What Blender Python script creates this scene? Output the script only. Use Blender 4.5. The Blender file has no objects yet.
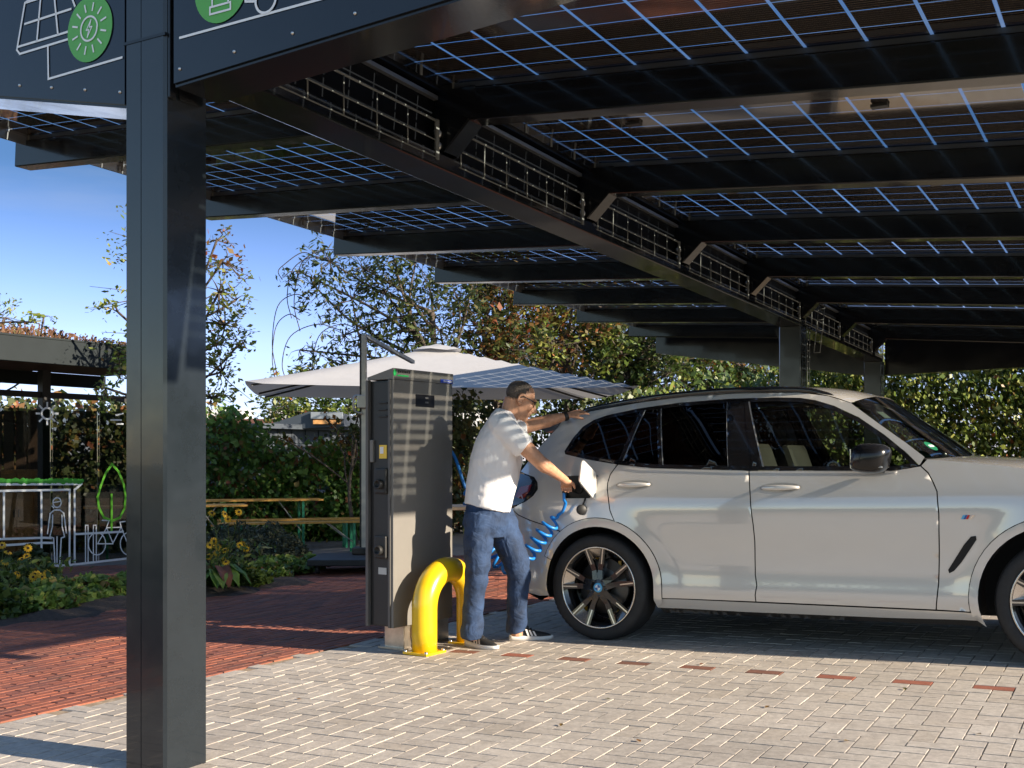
import bpy, bmesh, math, random
import numpy as np
from mathutils import Vector, Matrix, geometry as mgeo
random.seed(7); rng = np.random.default_rng(11)
SC = bpy.context.scene; COL = SC.collection
R = math.radians
HC = 1.24; F = 1121.0; CX = 512.0; HY = 460.0      # camera height, focal length in pixels, optical centre

# ------------------------------------------------------------------ helpers
def V(*a): return Vector(a)
def at(px, py, Y): return V((px-CX)/F*Y, Y, HC-(py-HY)/F*Y)        # point seen at (px,py), Y metres ahead
def gz(x, y=0):                                                    # yard falls gently to the left
    return 0.029*(min(max(x, -7), 9)-0.6)
def on_ground(px, py):
    Y = 8.0
    for _ in range(30): Y = (HC-gz((px-CX)/F*Y))*F/(py-HY)
    return V((px-CX)/F*Y, Y, gz((px-CX)/F*Y))
def lerp(a, b, t): return a+(b-a)*t
def interp(x, xs, ys): return float(np.interp(x, xs, ys))
def crom(pts, n):                                                   # catmull-rom through points
    P = [Vector(p) for p in pts]; out = []
    Q = [P[0]*2-P[1]]+P+[P[-1]*2-P[-2]]
    for i in range(1, len(Q)-2):
        for k in range(n):
            t = k/n; a, b, c, d = Q[i-1], Q[i], Q[i+1], Q[i+2]
            out.append(0.5*((2*b)+(c-a)*t+(2*a-5*b+4*c-d)*t*t+(3*b-a-3*c+d)*t**3))
    out.append(P[-1]); return out

class MB:
    def __init__(s): s.v = []; s.f = []; s.m = []; s.sm = []
    def add(s, vs, fs, mat=0, smooth=False):
        o = len(s.v); s.v += [tuple(v) for v in vs]
        for f in fs: s.f.append([i+o for i in f]); s.m.append(mat); s.sm.append(smooth)
        return s
    def box(s, c, size, ax=None, mat=0, bev=0.0):
        c = Vector(c); ax = ax or (V(1,0,0), V(0,1,0), V(0,0,1)); h = [x/2 for x in size]
        if bev <= 0:
            vs = [c+ax[0]*h[0]*i+ax[1]*h[1]*j+ax[2]*h[2]*k for k in (-1,1) for j in (-1,1) for i in (-1,1)]
            return s.add(vs, [(0,2,3,1),(4,5,7,6),(0,1,5,4),(2,6,7,3),(0,4,6,2),(1,3,7,5)], mat)
        bm = bmesh.new(); bmesh.ops.create_cube(bm, size=1)
        for v in bm.verts: v.co = V(v.co.x*size[0], v.co.y*size[1], v.co.z*size[2])
        bmesh.ops.bevel(bm, geom=bm.edges[:], offset=bev, segments=2, affect='EDGES', profile=0.6)
        bm.verts.index_update()
        s.add([c+ax[0]*v.co.x+ax[1]*v.co.y+ax[2]*v.co.z for v in bm.verts], [[v.index for v in f.verts] for f in bm.faces], mat)
        bm.free(); return s
    def bar(s, a, b, w, h, mat=0, up=V(0,0,1), bev=0.0):               # box from a to b, w across, h along up
        a = Vector(a); b = Vector(b); d = b-a; L = d.length; d.normalize()
        sd = d.cross(up).normalized(); u = sd.cross(d).normalized()
        return s.box((a+b)/2, (L, w, h), (d, sd, u), mat, bev)
    def tube(s, pts, r, n=8, mat=0, cap=True, smooth=True, flat=1.0, up=None):
        pts = [Vector(p) for p in pts]; N = len(pts)
        rr = r if hasattr(r, '__len__') else [r]*N
        t0 = (pts[1]-pts[0]).normalized()
        u = (up or (V(0,0,1) if abs(t0.z) < 0.9 else V(1,0,0)))
        nrm = (u-t0*u.dot(t0)).normalized(); vs = []
        for i in range(N):
            t = (pts[min(i+1,N-1)]-pts[max(i-1,0)]).normalized()
            nrm = (nrm-t*nrm.dot(t)).normalized(); bi = t.cross(nrm)
            r_ = rr[i]; ra, rb = r_ if hasattr(r_, '__len__') else (r_, r_*flat)
            for k in range(n):
                a = 2*math.pi*k/n; vs.append(pts[i]+nrm*math.cos(a)*ra+bi*math.sin(a)*rb)
        fs = [(i*n+k, i*n+(k+1)%n, (i+1)*n+(k+1)%n, (i+1)*n+k) for i in range(N-1) for k in range(n)]
        if cap: fs += [tuple(range(n-1,-1,-1)), tuple((N-1)*n+k for k in range(n))]
        return s.add(vs, fs, mat, smooth)
    def lathe(s, prof, c, axis, n=32, mat=0, smooth=True, closed=False):  # prof: (radius, offset along axis)
        axis = Vector(axis).normalized(); u = axis.orthogonal().normalized(); w = axis.cross(u); c = Vector(c); N = len(prof)
        vs = [c+axis*p[1]+(u*math.cos(2*math.pi*k/n)+w*math.sin(2*math.pi*k/n))*p[0] for p in prof for k in range(n)]
        rng_ = range(N) if closed else range(N-1)
        fs = [(i*n+k, i*n+(k+1)%n, ((i+1)%N)*n+(k+1)%n, ((i+1)%N)*n+k) for i in rng_ for k in range(n)]
        return s.add(vs, fs, mat, smooth)
    def prism(s, poly, o, ax, ay, az, t, mat=0, side=None):            # polygon in (ax,ay) at o, thickness t along az
        o = Vector(o); n = len(poly)
        vs = [o+ax*p[0]+ay*p[1] for p in poly]+[o+ax*p[0]+ay*p[1]+az*t for p in poly]
        s.add(vs, [tuple(range(n-1,-1,-1)), tuple(range(n,2*n))], mat)
        return s.add(vs, [(i,(i+1)%n,(i+1)%n+n,i+n) for i in range(n)], mat if side is None else side)
    def ball(s, c, r, nu=12, nv=8, mat=0, ax=None):
        c = Vector(c); rr = r if hasattr(r,'__len__') else (r,r,r); ax = ax or (V(1,0,0),V(0,1,0),V(0,0,1)); vs = []
        for j in range(1, nv):
            th = math.pi*j/nv
            for i in range(nu):
                p = 2*math.pi*i/nu
                vs.append(c+ax[0]*rr[0]*math.sin(th)*math.cos(p)+ax[1]*rr[1]*math.sin(th)*math.sin(p)+ax[2]*rr[2]*math.cos(th))
        vs += [c+ax[2]*rr[2], c-ax[2]*rr[2]]; T = len(vs)-2; B = T+1
        fs = [(j*nu+i, (j+1)*nu+i, (j+1)*nu+(i+1)%nu, j*nu+(i+1)%nu) for j in range(nv-2) for i in range(nu)]
        fs += [(T, i, (i+1)%nu) for i in range(nu)]+[(B, (nv-2)*nu+(i+1)%nu, (nv-2)*nu+i) for i in range(nu)]
        return s.add(vs, fs, mat, True)
    def build(s, name, mats, parent=None, loc=None, recalc=True):
        me = bpy.data.meshes.new(name)
        off = Vector(loc) if loc is not None else (Vector(parent['_o']) if parent is not None and '_o' in parent else V(0,0,0))
        me.from_pydata([tuple(Vector(v)-off) for v in s.v], [], s.f)
        for m in (mats if isinstance(mats, (list, tuple)) else [mats]): me.materials.append(m)
        me.polygons.foreach_set('material_index', s.m); me.polygons.foreach_set('use_smooth', s.sm)
        if recalc:
            bm = bmesh.new(); bm.from_mesh(me); bmesh.ops.recalc_face_normals(bm, faces=bm.faces[:]); bm.to_mesh(me); bm.free()
        me.update(); o = bpy.data.objects.new(name, me); COL.objects.link(o)
        if parent is not None: o.parent = parent; o['_o'] = tuple(off)
        elif loc is not None: o.location = off; o['_o'] = tuple(off)
        if parent is None and loc is None: o['_o'] = (0.,0.,0.)
        return o
def tag(o, label=None, cat=None, group=None, kind=None):
    for k, v in (('label',label),('category',cat),('group',group),('kind',kind)):
        if v: o[k] = v
    return o
def thing(name, loc, label, cat, group=None):
    o = bpy.data.objects.new(name, None); COL.objects.link(o); o.location = loc; o['_o'] = tuple(loc); o.empty_display_size = .1
    return tag(o, label, cat, group)
def copy_thing(o, loc, label, rz=0.0):
    def rec(a, par):
        c = a.copy(); COL.objects.link(c)
        if par is not None: c.parent = par
        for ch in [x for x in SC.objects if x.parent == a]: rec(ch, c)
        return c
    c = rec(o, None); c.location = loc; c.rotation_euler = (0,0,rz); c['label'] = label; return c

# ------------------------------------------------------------------ materials
def mat(name, col, rough=.5, metal=0., coat=0., noise=0., nscale=8., bump=0., bscale=60., rvar=0., spec=None, emit=0., detail=4., bdist=.01, bdis=0.):
    m = bpy.data.materials.new(name); m.use_nodes = True; nt = m.node_tree; b = nt.nodes['Principled BSDF']
    b.inputs['Base Color'].default_value = (*col, 1); b.inputs['Roughness'].default_value = rough; b.inputs['Metallic'].default_value = metal
    b.inputs['Coat Weight'].default_value = coat; b.inputs['Coat Roughness'].default_value = .04
    if spec is not None: b.inputs['Specular IOR Level'].default_value = spec
    if emit: b.inputs['Emission Color'].default_value = (*col,1); b.inputs['Emission Strength'].default_value = emit
    if noise or rvar or bump:
        tc = nt.nodes.new('ShaderNodeTexCoord')
    if noise or rvar:
        n = nt.nodes.new('ShaderNodeTexNoise'); n.inputs['Scale'].default_value = nscale; n.inputs['Detail'].default_value = detail; n.inputs['Roughness'].default_value = .65
        nt.links.new(tc.outputs['Object'], n.inputs['Vector'])
    if noise:
        mr = nt.nodes.new('ShaderNodeMapRange'); mr.inputs['From Min'].default_value = .3; mr.inputs['From Max'].default_value = .7
        mr.inputs['To Min'].default_value = 1-noise; mr.inputs['To Max'].default_value = 1+noise; nt.links.new(n.outputs['Fac'], mr.inputs['Value'])
        mx = nt.nodes.new('ShaderNodeMix'); mx.data_type = 'RGBA'; mx.blend_type = 'MULTIPLY'; mx.inputs[0].default_value = 1
        mx.inputs[6].default_value = (*col,1); nt.links.new(mr.outputs[0], mx.inputs[7]); nt.links.new(mx.outputs[2], b.inputs['Base Color'])
    if rvar:
        m2 = nt.nodes.new('ShaderNodeMapRange'); m2.inputs['From Min'].default_value = .35; m2.inputs['From Max'].default_value = .7
        m2.inputs['To Min'].default_value = max(.02, rough-rvar); m2.inputs['To Max'].default_value = rough+rvar
        nt.links.new(n.outputs['Fac'], m2.inputs['Value']); nt.links.new(m2.outputs[0], b.inputs['Roughness'])
    if bump:
        n2 = nt.nodes.new('ShaderNodeTexNoise'); n2.inputs['Scale'].default_value = bscale; n2.inputs['Detail'].default_value = 3; n2.inputs['Distortion'].default_value = bdis; nt.links.new(tc.outputs['Object'], n2.inputs['Vector'])
        bp = nt.nodes.new('ShaderNodeBump'); bp.inputs['Strength'].default_value = bump; bp.inputs['Distance'].default_value = bdist
        nt.links.new(n2.outputs['Fac'], bp.inputs['Height']); nt.links.new(bp.outputs[0], b.inputs['Normal'])
    return m
def mat_island(name, stops, rough=.6, trans=0., nscale=0., bump=0., coat=0., spec=None, big=0., bigscale=.6):
    """colour drawn per loose piece (brick, leaf) from a ramp"""
    m = bpy.data.materials.new(name); m.use_nodes = True; nt = m.node_tree; b = nt.nodes['Principled BSDF']; L = nt.links.new
    g = nt.nodes.new('ShaderNodeNewGeometry'); cr = nt.nodes.new('ShaderNodeValToRGB'); e = cr.color_ramp.elements
    while len(e) < len(stops): e.new(.5)
    for i, (p, c) in enumerate(stops): e[i].position = p; e[i].color = (*c, 1)
    L(g.outputs['Random Per Island'], cr.inputs[0]); out = cr.outputs[0]
    tc = nt.nodes.new('ShaderNodeTexCoord')
    def mul(o, scale, amt, det=5):
        n = nt.nodes.new('ShaderNodeTexNoise'); n.inputs['Scale'].default_value = scale; n.inputs['Detail'].default_value = det; n.inputs['Roughness'].default_value = .7; L(tc.outputs['Object'], n.inputs['Vector'])
        mr = nt.nodes.new('ShaderNodeMapRange'); mr.inputs[1].default_value=.3; mr.inputs[2].default_value=.7; mr.inputs[3].default_value=1-amt; mr.inputs[4].default_value=1+amt; L(n.outputs['Fac'], mr.inputs[0])
        mx = nt.nodes.new('ShaderNodeMix'); mx.data_type='RGBA'; mx.blend_type='MULTIPLY'; mx.inputs[0].default_value=1; L(o, mx.inputs[6]); L(mr.outputs[0], mx.inputs[7]); return mx.outputs[2], n
    if nscale: out, n = mul(out, nscale, .22)
    if big: out, _ = mul(out, bigscale, big, 3)
    L(out, b.inputs['Base Color']); b.inputs['Roughness'].default_value = rough; b.inputs['Coat Weight'].default_value = coat
    if spec is not None: b.inputs['Specular IOR Level'].default_value = spec
    if bump and nscale:
        n2 = nt.nodes.new('ShaderNodeTexNoise'); n2.inputs['Scale'].default_value = nscale*3; n2.inputs['Detail'].default_value = 4; L(tc.outputs['Object'], n2.inputs['Vector'])
        bp = nt.nodes.new('ShaderNodeBump'); bp.inputs['Strength'].default_value = bump; bp.inputs['Distance'].default_value = .004; L(n2.outputs['Fac'], bp.inputs['Height']); L(bp.outputs[0], b.inputs['Normal'])
    if trans:
        t = nt.nodes.new('ShaderNodeBsdfTranslucent'); L(out, t.inputs['Color']); ms = nt.nodes.new('ShaderNodeMixShader'); ms.inputs[0].default_value = trans
        L(b.outputs[0], ms.inputs[1]); L(t.outputs[0], ms.inputs[2]); L(ms.outputs[0], nt.nodes['Material Output'].inputs['Surface'])
    return m
def mat_glass(name, tint=(.9,.95,.95), rough=.0, ior=1.45, boost=1.0):
    m = bpy.data.materials.new(name); m.use_nodes = True; nt = m.node_tree; nt.nodes.remove(nt.nodes['Principled BSDF']); L = nt.links.new
    t = nt.nodes.new('ShaderNodeBsdfTransparent'); t.inputs[0].default_value = (*tint,1); g = nt.nodes.new('ShaderNodeBsdfGlossy'); g.inputs['Roughness'].default_value = rough; g.inputs[0].default_value=(1,1,1,1)
    fr = nt.nodes.new('ShaderNodeFresnel'); fr.inputs[0].default_value = ior
    mu = nt.nodes.new('ShaderNodeMath'); mu.operation='MULTIPLY'; mu.inputs[1].default_value = boost; mu.use_clamp=True; L(fr.outputs[0], mu.inputs[0])
    ms = nt.nodes.new('ShaderNodeMixShader'); L(mu.outputs[0], ms.inputs[0]); L(t.outputs[0], ms.inputs[1]); L(g.outputs[0], ms.inputs[2]); L(ms.outputs[0], nt.nodes['Material Output'].inputs['Surface'])
    return m
M = {}
def translucent(m, amt):
    nt=m.node_tree; b=nt.nodes['Principled BSDF']; t=nt.nodes.new('ShaderNodeBsdfTranslucent'); t.inputs[0].default_value=b.inputs['Base Color'].default_value; ms=nt.nodes.new('ShaderNodeMixShader'); ms.inputs[0].default_value=amt; nt.links.new(b.outputs[0],ms.inputs[1]); nt.links.new(t.outputs[0],ms.inputs[2]); nt.links.new(ms.outputs[0],nt.nodes['Material Output'].inputs['Surface'])
M['steel'] = mat('anthracite_paint', (.008,.009,.011), .17, coat=.15, spec=.35, noise=.15, nscale=3, rvar=.06, bump=.02, bscale=90)
M['steel_post'] = mat('anthracite_post_paint', (.014,.019,.024), .2, coat=.25, spec=.4, noise=.1, nscale=5, rvar=.07, bump=.015, bscale=70)
M['fascia'] = mat('fascia_navy_paint', (.008,.012,.021), .14, coat=.15, spec=.4, rvar=.04, nscale=4, noise=.08)
M['galv'] = mat('galvanised_wire', (.21,.22,.21), .6, metal=.1, spec=.2, noise=.15, nscale=30)
M['bolt'] = mat('bolt_steel', (.6,.58,.55), .3, metal=1)
M['cell'] = mat('solar_cell', (.010,.010,.013), .10, coat=.8, noise=.3, nscale=2)
def busbars(m):
    nt=m.node_tree; L=nt.links.new; b=nt.nodes['Principled BSDF']; tc=nt.nodes.new('ShaderNodeTexCoord'); dp=nt.nodes.new('ShaderNodeVectorMath'); dp.operation='DOT_PRODUCT'; dp.inputs[1].default_value=(.5,.866,0); L(tc.outputs['Object'],dp.inputs[0])
    a=nt.nodes.new('ShaderNodeMath'); a.operation='MULTIPLY'; a.inputs[1].default_value=42; L(dp.outputs['Value'],a.inputs[0]); f=nt.nodes.new('ShaderNodeMath'); f.operation='FRACT'; L(a.outputs[0],f.inputs[0]); c=nt.nodes.new('ShaderNodeMath'); c.operation='LESS_THAN'; c.inputs[1].default_value=.16; L(f.outputs[0],c.inputs[0])
    mx=nt.nodes.new('ShaderNodeMix'); mx.data_type='RGBA'; L(c.outputs[0],mx.inputs[0]); src=b.inputs['Base Color'].links[0].from_socket; L(src,mx.inputs[6]); mx.inputs[7].default_value=(.15,.12,.09,1); L(mx.outputs[2],b.inputs['Base Color'])
busbars(M['cell'])
M['gap'] = mat_glass('panel_glass_gap', (.86,.93,.97), .02)
M['rail_dark'] = mat('dark_support_rail', (.07,.085,.105), .35, metal=.3)
M['rail'] = mat('aluminium_rail', (.42,.44,.45), .35, metal=.8)
M['white_line'] = mat('white_print', (.86,.86,.87), .4)
M['green_print'] = mat('green_print', (.10,.42,.07), .45)
M['paint'] = mat('car_paint', (.655,.635,.60), .20, metal=.12, coat=1., noise=.012, nscale=3)
M['paint'].node_tree.nodes['Principled BSDF'].inputs['Coat IOR'].default_value = 1.85
M['steel_web'] = mat('anthracite_web_paint', (.005,.006,.008), .5, noise=.2, nscale=4, spec=.08)
M['black_gloss'] = mat('gloss_black', (.010,.010,.011), .10, coat=.8)
M['black_plastic'] = mat('black_plastic', (.018,.018,.018), .55, noise=.2, nscale=20)
M['under'] = mat('underbody_black', (.008,.008,.008), .8)
M['tyre'] = mat('tyre_rubber', (.018,.018,.019), .72, noise=.25, nscale=25, bump=.1, bscale=120)
M['chrome'] = mat('satin_chrome', (.75,.75,.74), .16, metal=1)
M['alloy'] = mat('machined_alloy', (.62,.58,.53), .26, metal=1, noise=.05, nscale=60)
M['rim_black'] = mat('rim_gloss_black', (.012,.012,.013), .16, coat=.7)
M['disc'] = mat('brake_disc', (.10,.10,.10), .4, metal=.9)
M['caliper'] = mat('amber_caliper', (.45,.25,.02), .4)
M['glass_clear'] = mat_glass('car_glass_clear', (.42,.48,.45), .0, 1.52)
M['glass_dark'] = mat_glass('car_glass_dark', (.035,.04,.045), .0, 1.52)
M['seat'] = mat('seat_leather_beige', (.085,.075,.062), .55, noise=.1)
M['cabin'] = mat('cabin_dark', (.02,.02,.021), .7)
M['lamp_red'] = mat('lamp_red', (.22,.012,.012), .1, coat=1)
M['lamp_clear'] = mat('lamp_clear', (.5,.52,.55), .1, metal=.5, coat=1)
M['blue_dark'] = mat('badge_blue', (.02,.12,.40), .3)
M['blue_light'] = mat('badge_light_blue', (.10,.45,.75), .3)
M['red'] = mat('badge_red', (.6,.02,.02), .3)
M['sticker_green'] = mat('sticker_green', (.01,.15,.07), .4)
M['charger'] = mat('charger_grey', (.185,.175,.16), .5, noise=.05, nscale=6, bump=.02, bscale=200)
M['charger_dark'] = mat('charger_dark', (.018,.018,.019), .45, noise=.1)
M['inox'] = mat('brushed_steel', (.50,.46,.40), .33, metal=.9, noise=.18, nscale=14)
M['yellow'] = mat('yellow_powder_coat', (.80,.50,.012), .28, coat=.3, noise=.06, nscale=8)
M['screen'] = mat('screen_black', (.006,.006,.007), .35, spec=.25)
M['blue_cable'] = mat('blue_cable', (.012,.20,.62), .38)
M['skin'] = mat('skin', (.56,.29,.175), .48, noise=.16, nscale=28, bump=.08, bscale=90)
M['hair'] = mat('greying_hair', (.095,.074,.060), .6, noise=.55, nscale=70, bump=.9, bscale=160)
M['shirt'] = mat('white_cotton', (.84,.82,.83), .85, noise=.02, nscale=10, bump=.55, bscale=6, bdist=.03, bdis=1.0)
M['jeans'] = mat('blue_denim', (.019,.042,.100), .85, noise=.6, nscale=7, bump=.7, bscale=13, detail=7, bdist=.018, bdis=1.2)
M['stitch'] = mat('denim_stitch', (.30,.17,.07), .8)
M['shoe'] = mat('black_mesh_shoe', (.015,.015,.016), .7, bump=.3, bscale=150)
M['sole'] = mat('white_sole', (.72,.71,.69), .55)
M['canvas'] = mat('umbrella_canvas', (.46,.455,.46), .85, noise=.03, nscale=5, bump=.2, bscale=14)
translucent(M['canvas'],.22)
M['mast'] = mat('mast_aluminium', (.40,.39,.37), .35, metal=.7)
M['wood_y'] = mat('lacquered_spruce', (.66,.33,.07), .4, noise=.25, nscale=9)
M['green_leg'] = mat('green_steel', (.02,.22,.11), .4)
M['grey_leg'] = mat('grey_steel', (.35,.34,.32), .4, metal=.6)
M['wood_d'] = mat('dark_timber', (.07,.042,.027), .7, noise=.3, nscale=6, bump=.2)
M['wood_o'] = mat('warm_timber', (.58,.29,.10), .6, noise=.35, nscale=4)
M['shelter'] = mat('shelter_grey_paint', (.019,.025,.028), .6, noise=.1, nscale=3, spec=.15)
M['glass_panel'] = mat_glass('shelter_glass', (.45,.46,.45), .0, 1.45)
M['wall_g'] = mat('grey_cladding', (.035,.046,.062), .6, noise=.1, nscale=3)
M['wall_w'] = mat('white_render', (.66,.66,.66), .8, noise=.06, nscale=3)
M['roof_r'] = mat('brown_roof', (.14,.06,.045), .7, noise=.15)
M['soil'] = mat('bark_mulch', (.055,.036,.026), .95, noise=.5, nscale=25, bump=.8, bscale=60)
M['bark'] = mat('bark', (.075,.058,.045), .9, noise=.4, nscale=18, bump=.6, bscale=40)
M['black_fabric'] = mat('black_slab', (.02,.021,.023), .5, noise=.2)
M['asphalt'] = mat('plaza_paving', (.16,.145,.135), .85, noise=.2, nscale=18, bump=.2)
M['grass_far'] = mat('far_ground', (.05,.06,.03), .95, noise=.4, nscale=2)
M['sand'] = mat('joint_sand', (.33,.25,.17), .95, noise=.35, nscale=30)
M['sand_dark'] = mat('joint_dark', (.10,.07,.055), .95, noise=.35, nscale=30)
M['paver'] = mat_island('concrete_paver', [(0,(.385,.34,.295)),(.4,(.42,.375,.325)),(.75,(.445,.40,.35)),(1,(.395,.345,.29))], .82, nscale=26, bump=.35, big=.16, bigscale=.8)
M['paver_red'] = mat_island('red_paver', [(0,(.25,.085,.055)),(.5,(.30,.10,.06)),(1,(.16,.075,.05))], .8, nscale=30, bump=.3)
M['clinker'] = mat_island('red_clinker', [(0,(.18,.06,.04)),(.3,(.24,.076,.042)),(.6,(.30,.088,.045)),(.85,(.15,.06,.042)),(1,(.33,.11,.055))], .75, nscale=24, bump=.5, big=.22, bigscale=1.3)
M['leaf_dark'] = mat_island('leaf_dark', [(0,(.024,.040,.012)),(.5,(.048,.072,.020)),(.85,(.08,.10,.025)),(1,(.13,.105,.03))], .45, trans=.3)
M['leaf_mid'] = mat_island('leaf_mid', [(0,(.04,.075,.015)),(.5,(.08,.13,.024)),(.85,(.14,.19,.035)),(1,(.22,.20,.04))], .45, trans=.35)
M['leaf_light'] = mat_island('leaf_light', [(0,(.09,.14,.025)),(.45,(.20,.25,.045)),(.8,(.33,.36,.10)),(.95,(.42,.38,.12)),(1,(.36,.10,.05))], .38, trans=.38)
M['leaf_autumn'] = mat_island('leaf_autumn', [(0,(.06,.075,.016)),(.4,(.13,.11,.025)),(.65,(.19,.09,.025)),(.85,(.22,.055,.025)),(1,(.30,.20,.04))], .5, trans=.35)
M['leaf_creeper'] = mat_island('leaf_creeper', [(0,(.05,.12,.022)),(.5,(.11,.22,.035)),(.85,(.19,.31,.055)),(.95,(.18,.05,.03)),(1,(.32,.26,.05))], .45, trans=.42)
M['leaf_yg'] = mat_island('leaf_yellow_green', [(0,(.09,.17,.03)),(.6,(.20,.29,.055)),(.9,(.29,.33,.08)),(1,(.26,.09,.06))], .5, trans=.35)
M['leaf_grey'] = mat_island('leaf_grey_green', [(0,(.04,.05,.028)),(.6,(.075,.085,.045)),(1,(.12,.12,.06))], .6, trans=.2)
M['sedum'] = mat_island('sedum_growth', [(0,(.07,.03,.015)),(.5,(.15,.07,.035)),(.8,(.22,.12,.06)),(1,(.10,.11,.03))], .8, trans=.2)
M['petal'] = mat_island('petal_yellow', [(0,(.65,.32,.01)),(1,(.80,.50,.02))], .5, trans=.3)
M['flower_eye'] = mat('flower_eye', (.03,.015,.008), .8)

# ------------------------------------------------------------------ camera, light, world
cam = bpy.data.objects.new('camera', bpy.data.cameras.new('camera')); COL.objects.link(cam)
cam.location = (0,0,HC); cam.rotation_euler = (R(90),0,0); cam.data.sensor_width = 36; cam.data.lens = F/1024*36
cam.data.shift_y = (HY-384)/1024; cam.data.clip_end = 3000; cam.data.clip_start = .05; SC.camera = cam
SUN_EL = 21.0; PHI = 3.0; AZ = 30.0
D1 = V(math.sin(R(AZ)), math.cos(R(AZ)), 0); D2 = V(math.cos(R(AZ)), -math.sin(R(AZ)), 0)   # along the girder, along the beams (to the right)
Sh = (D2*math.cos(R(PHI))+D1*math.sin(R(PHI))).normalized(); SUN = V(Sh.x*math.cos(R(SUN_EL)), Sh.y*math.cos(R(SUN_EL)), math.sin(R(SUN_EL)))
sl = bpy.data.lights.new('sun', 'SUN'); sl.energy = 4.0; sl.angle = R(.5); sl.color = (1,.86,.68)
so = bpy.data.objects.new('sun', sl); COL.objects.link(so); so.rotation_euler = (-SUN).to_track_quat('-Z','Y').to_euler(); so.location = SUN*50
W = bpy.data.worlds.new('World'); SC.world = W; W.use_nodes = True; nt = W.node_tree; bg = nt.nodes['Background']
sk = nt.nodes.new('ShaderNodeTexSky'); sk.sky_type = 'NISHITA'; sk.sun_disc = False; sk.sun_elevation = R(SUN_EL); sk.sun_rotation = math.atan2(Sh.x, Sh.y)
sk.air_density = 1.0; sk.dust_density = .15; sk.ozone_density = 4.5; sk.altitude = 100
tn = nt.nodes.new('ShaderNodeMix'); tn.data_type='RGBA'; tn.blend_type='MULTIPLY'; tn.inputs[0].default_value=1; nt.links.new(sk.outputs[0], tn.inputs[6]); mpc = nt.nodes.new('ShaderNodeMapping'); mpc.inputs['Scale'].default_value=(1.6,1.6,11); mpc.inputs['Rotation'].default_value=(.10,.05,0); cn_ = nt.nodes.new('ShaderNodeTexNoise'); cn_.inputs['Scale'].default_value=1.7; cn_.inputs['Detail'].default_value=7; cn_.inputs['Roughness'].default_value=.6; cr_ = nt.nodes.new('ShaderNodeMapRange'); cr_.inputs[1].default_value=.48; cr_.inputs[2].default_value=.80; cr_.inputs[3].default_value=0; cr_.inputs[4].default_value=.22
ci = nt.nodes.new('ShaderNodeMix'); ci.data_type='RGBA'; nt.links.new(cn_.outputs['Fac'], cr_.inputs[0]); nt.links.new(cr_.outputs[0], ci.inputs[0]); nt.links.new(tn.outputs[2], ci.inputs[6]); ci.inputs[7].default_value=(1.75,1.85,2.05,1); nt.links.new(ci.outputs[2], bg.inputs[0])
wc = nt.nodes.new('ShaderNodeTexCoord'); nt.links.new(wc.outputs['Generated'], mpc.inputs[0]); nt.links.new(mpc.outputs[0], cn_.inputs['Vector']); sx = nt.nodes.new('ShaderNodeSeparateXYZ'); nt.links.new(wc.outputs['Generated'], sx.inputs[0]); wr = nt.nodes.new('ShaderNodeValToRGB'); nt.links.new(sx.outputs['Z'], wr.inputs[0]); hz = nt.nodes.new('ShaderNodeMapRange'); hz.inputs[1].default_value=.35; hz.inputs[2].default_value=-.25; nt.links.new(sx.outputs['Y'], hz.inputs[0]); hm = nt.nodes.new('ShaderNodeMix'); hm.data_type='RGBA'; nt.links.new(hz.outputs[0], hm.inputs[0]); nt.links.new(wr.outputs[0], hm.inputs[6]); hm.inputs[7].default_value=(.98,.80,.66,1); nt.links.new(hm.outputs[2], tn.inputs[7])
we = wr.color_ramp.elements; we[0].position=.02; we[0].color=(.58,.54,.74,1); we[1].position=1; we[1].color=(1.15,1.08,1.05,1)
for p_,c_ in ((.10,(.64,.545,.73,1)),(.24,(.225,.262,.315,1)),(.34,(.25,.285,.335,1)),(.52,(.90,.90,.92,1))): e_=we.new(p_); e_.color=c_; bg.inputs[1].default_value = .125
SC.view_settings.view_transform = 'Standard'; SC.view_settings.look = 'None'; SC.view_settings.exposure = 1.50; SC.view_settings.gamma = 1
SC.render.engine = 'CYCLES'; SC.cycles.use_denoising = True
try: SC.cycles.denoiser = 'OPENIMAGEDENOISE'
except Exception: pass
SC.cycles.max_bounces = 8; SC.cycles.transparent_max_bounces = 24; SC.cycles.sample_clamp_indirect = 6; SC.cycles.caustics_reflective = False; SC.cycles.caustics_refractive = False
# ------------------------------------------------------------------ ground and paving
b = MB(); xs = [-900,-300,-60,-20,-7,0,9,20,60,300,900]; ys = [-60,-10,0,5,10,16,24,40,100,400,1500]
vs = [V(x,y,gz(x)-.03) for y in ys for x in xs]; n = len(xs)
b.add(vs, [(j*n+i,j*n+i+1,(j+1)*n+i+1,(j+1)*n+i) for j in range(len(ys)-1) for i in range(n-1)])
tag(b.build('ground', M['grass_far']), kind='structure')
B0 = on_ground(0,722); B1 = on_ground(499,610.7); bd = (B1-B0); bd.z = 0; bd.normalize(); bn = V(bd.y,-bd.x,0)   # kerbless edge between red and grey paving
def side(p): return (p-B0).x*bn.x+(p-B0).y*bn.y      # >0: grey side
def sheet(name, x0,x1,y0,y1, z, m, cond=None, st=.5):
    q = MB(); nx = int((x1-x0)/st); ny = int((y1-y0)/st)
    for j in range(ny):
        for i in range(nx):
            c = [V(x0+i*st,y0+j*st,0),V(x0+i*st+st,y0+j*st,0),V(x0+i*st+st,y0+j*st+st,0),V(x0+i*st,y0+j*st+st,0)]
            if cond and not any(cond(p) for p in c): continue
            for p in c: p.z = gz(p.x)+z
            q.add(c,[(0,1,2,3)])
    return q.build(name, m, recalc=False)
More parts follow.
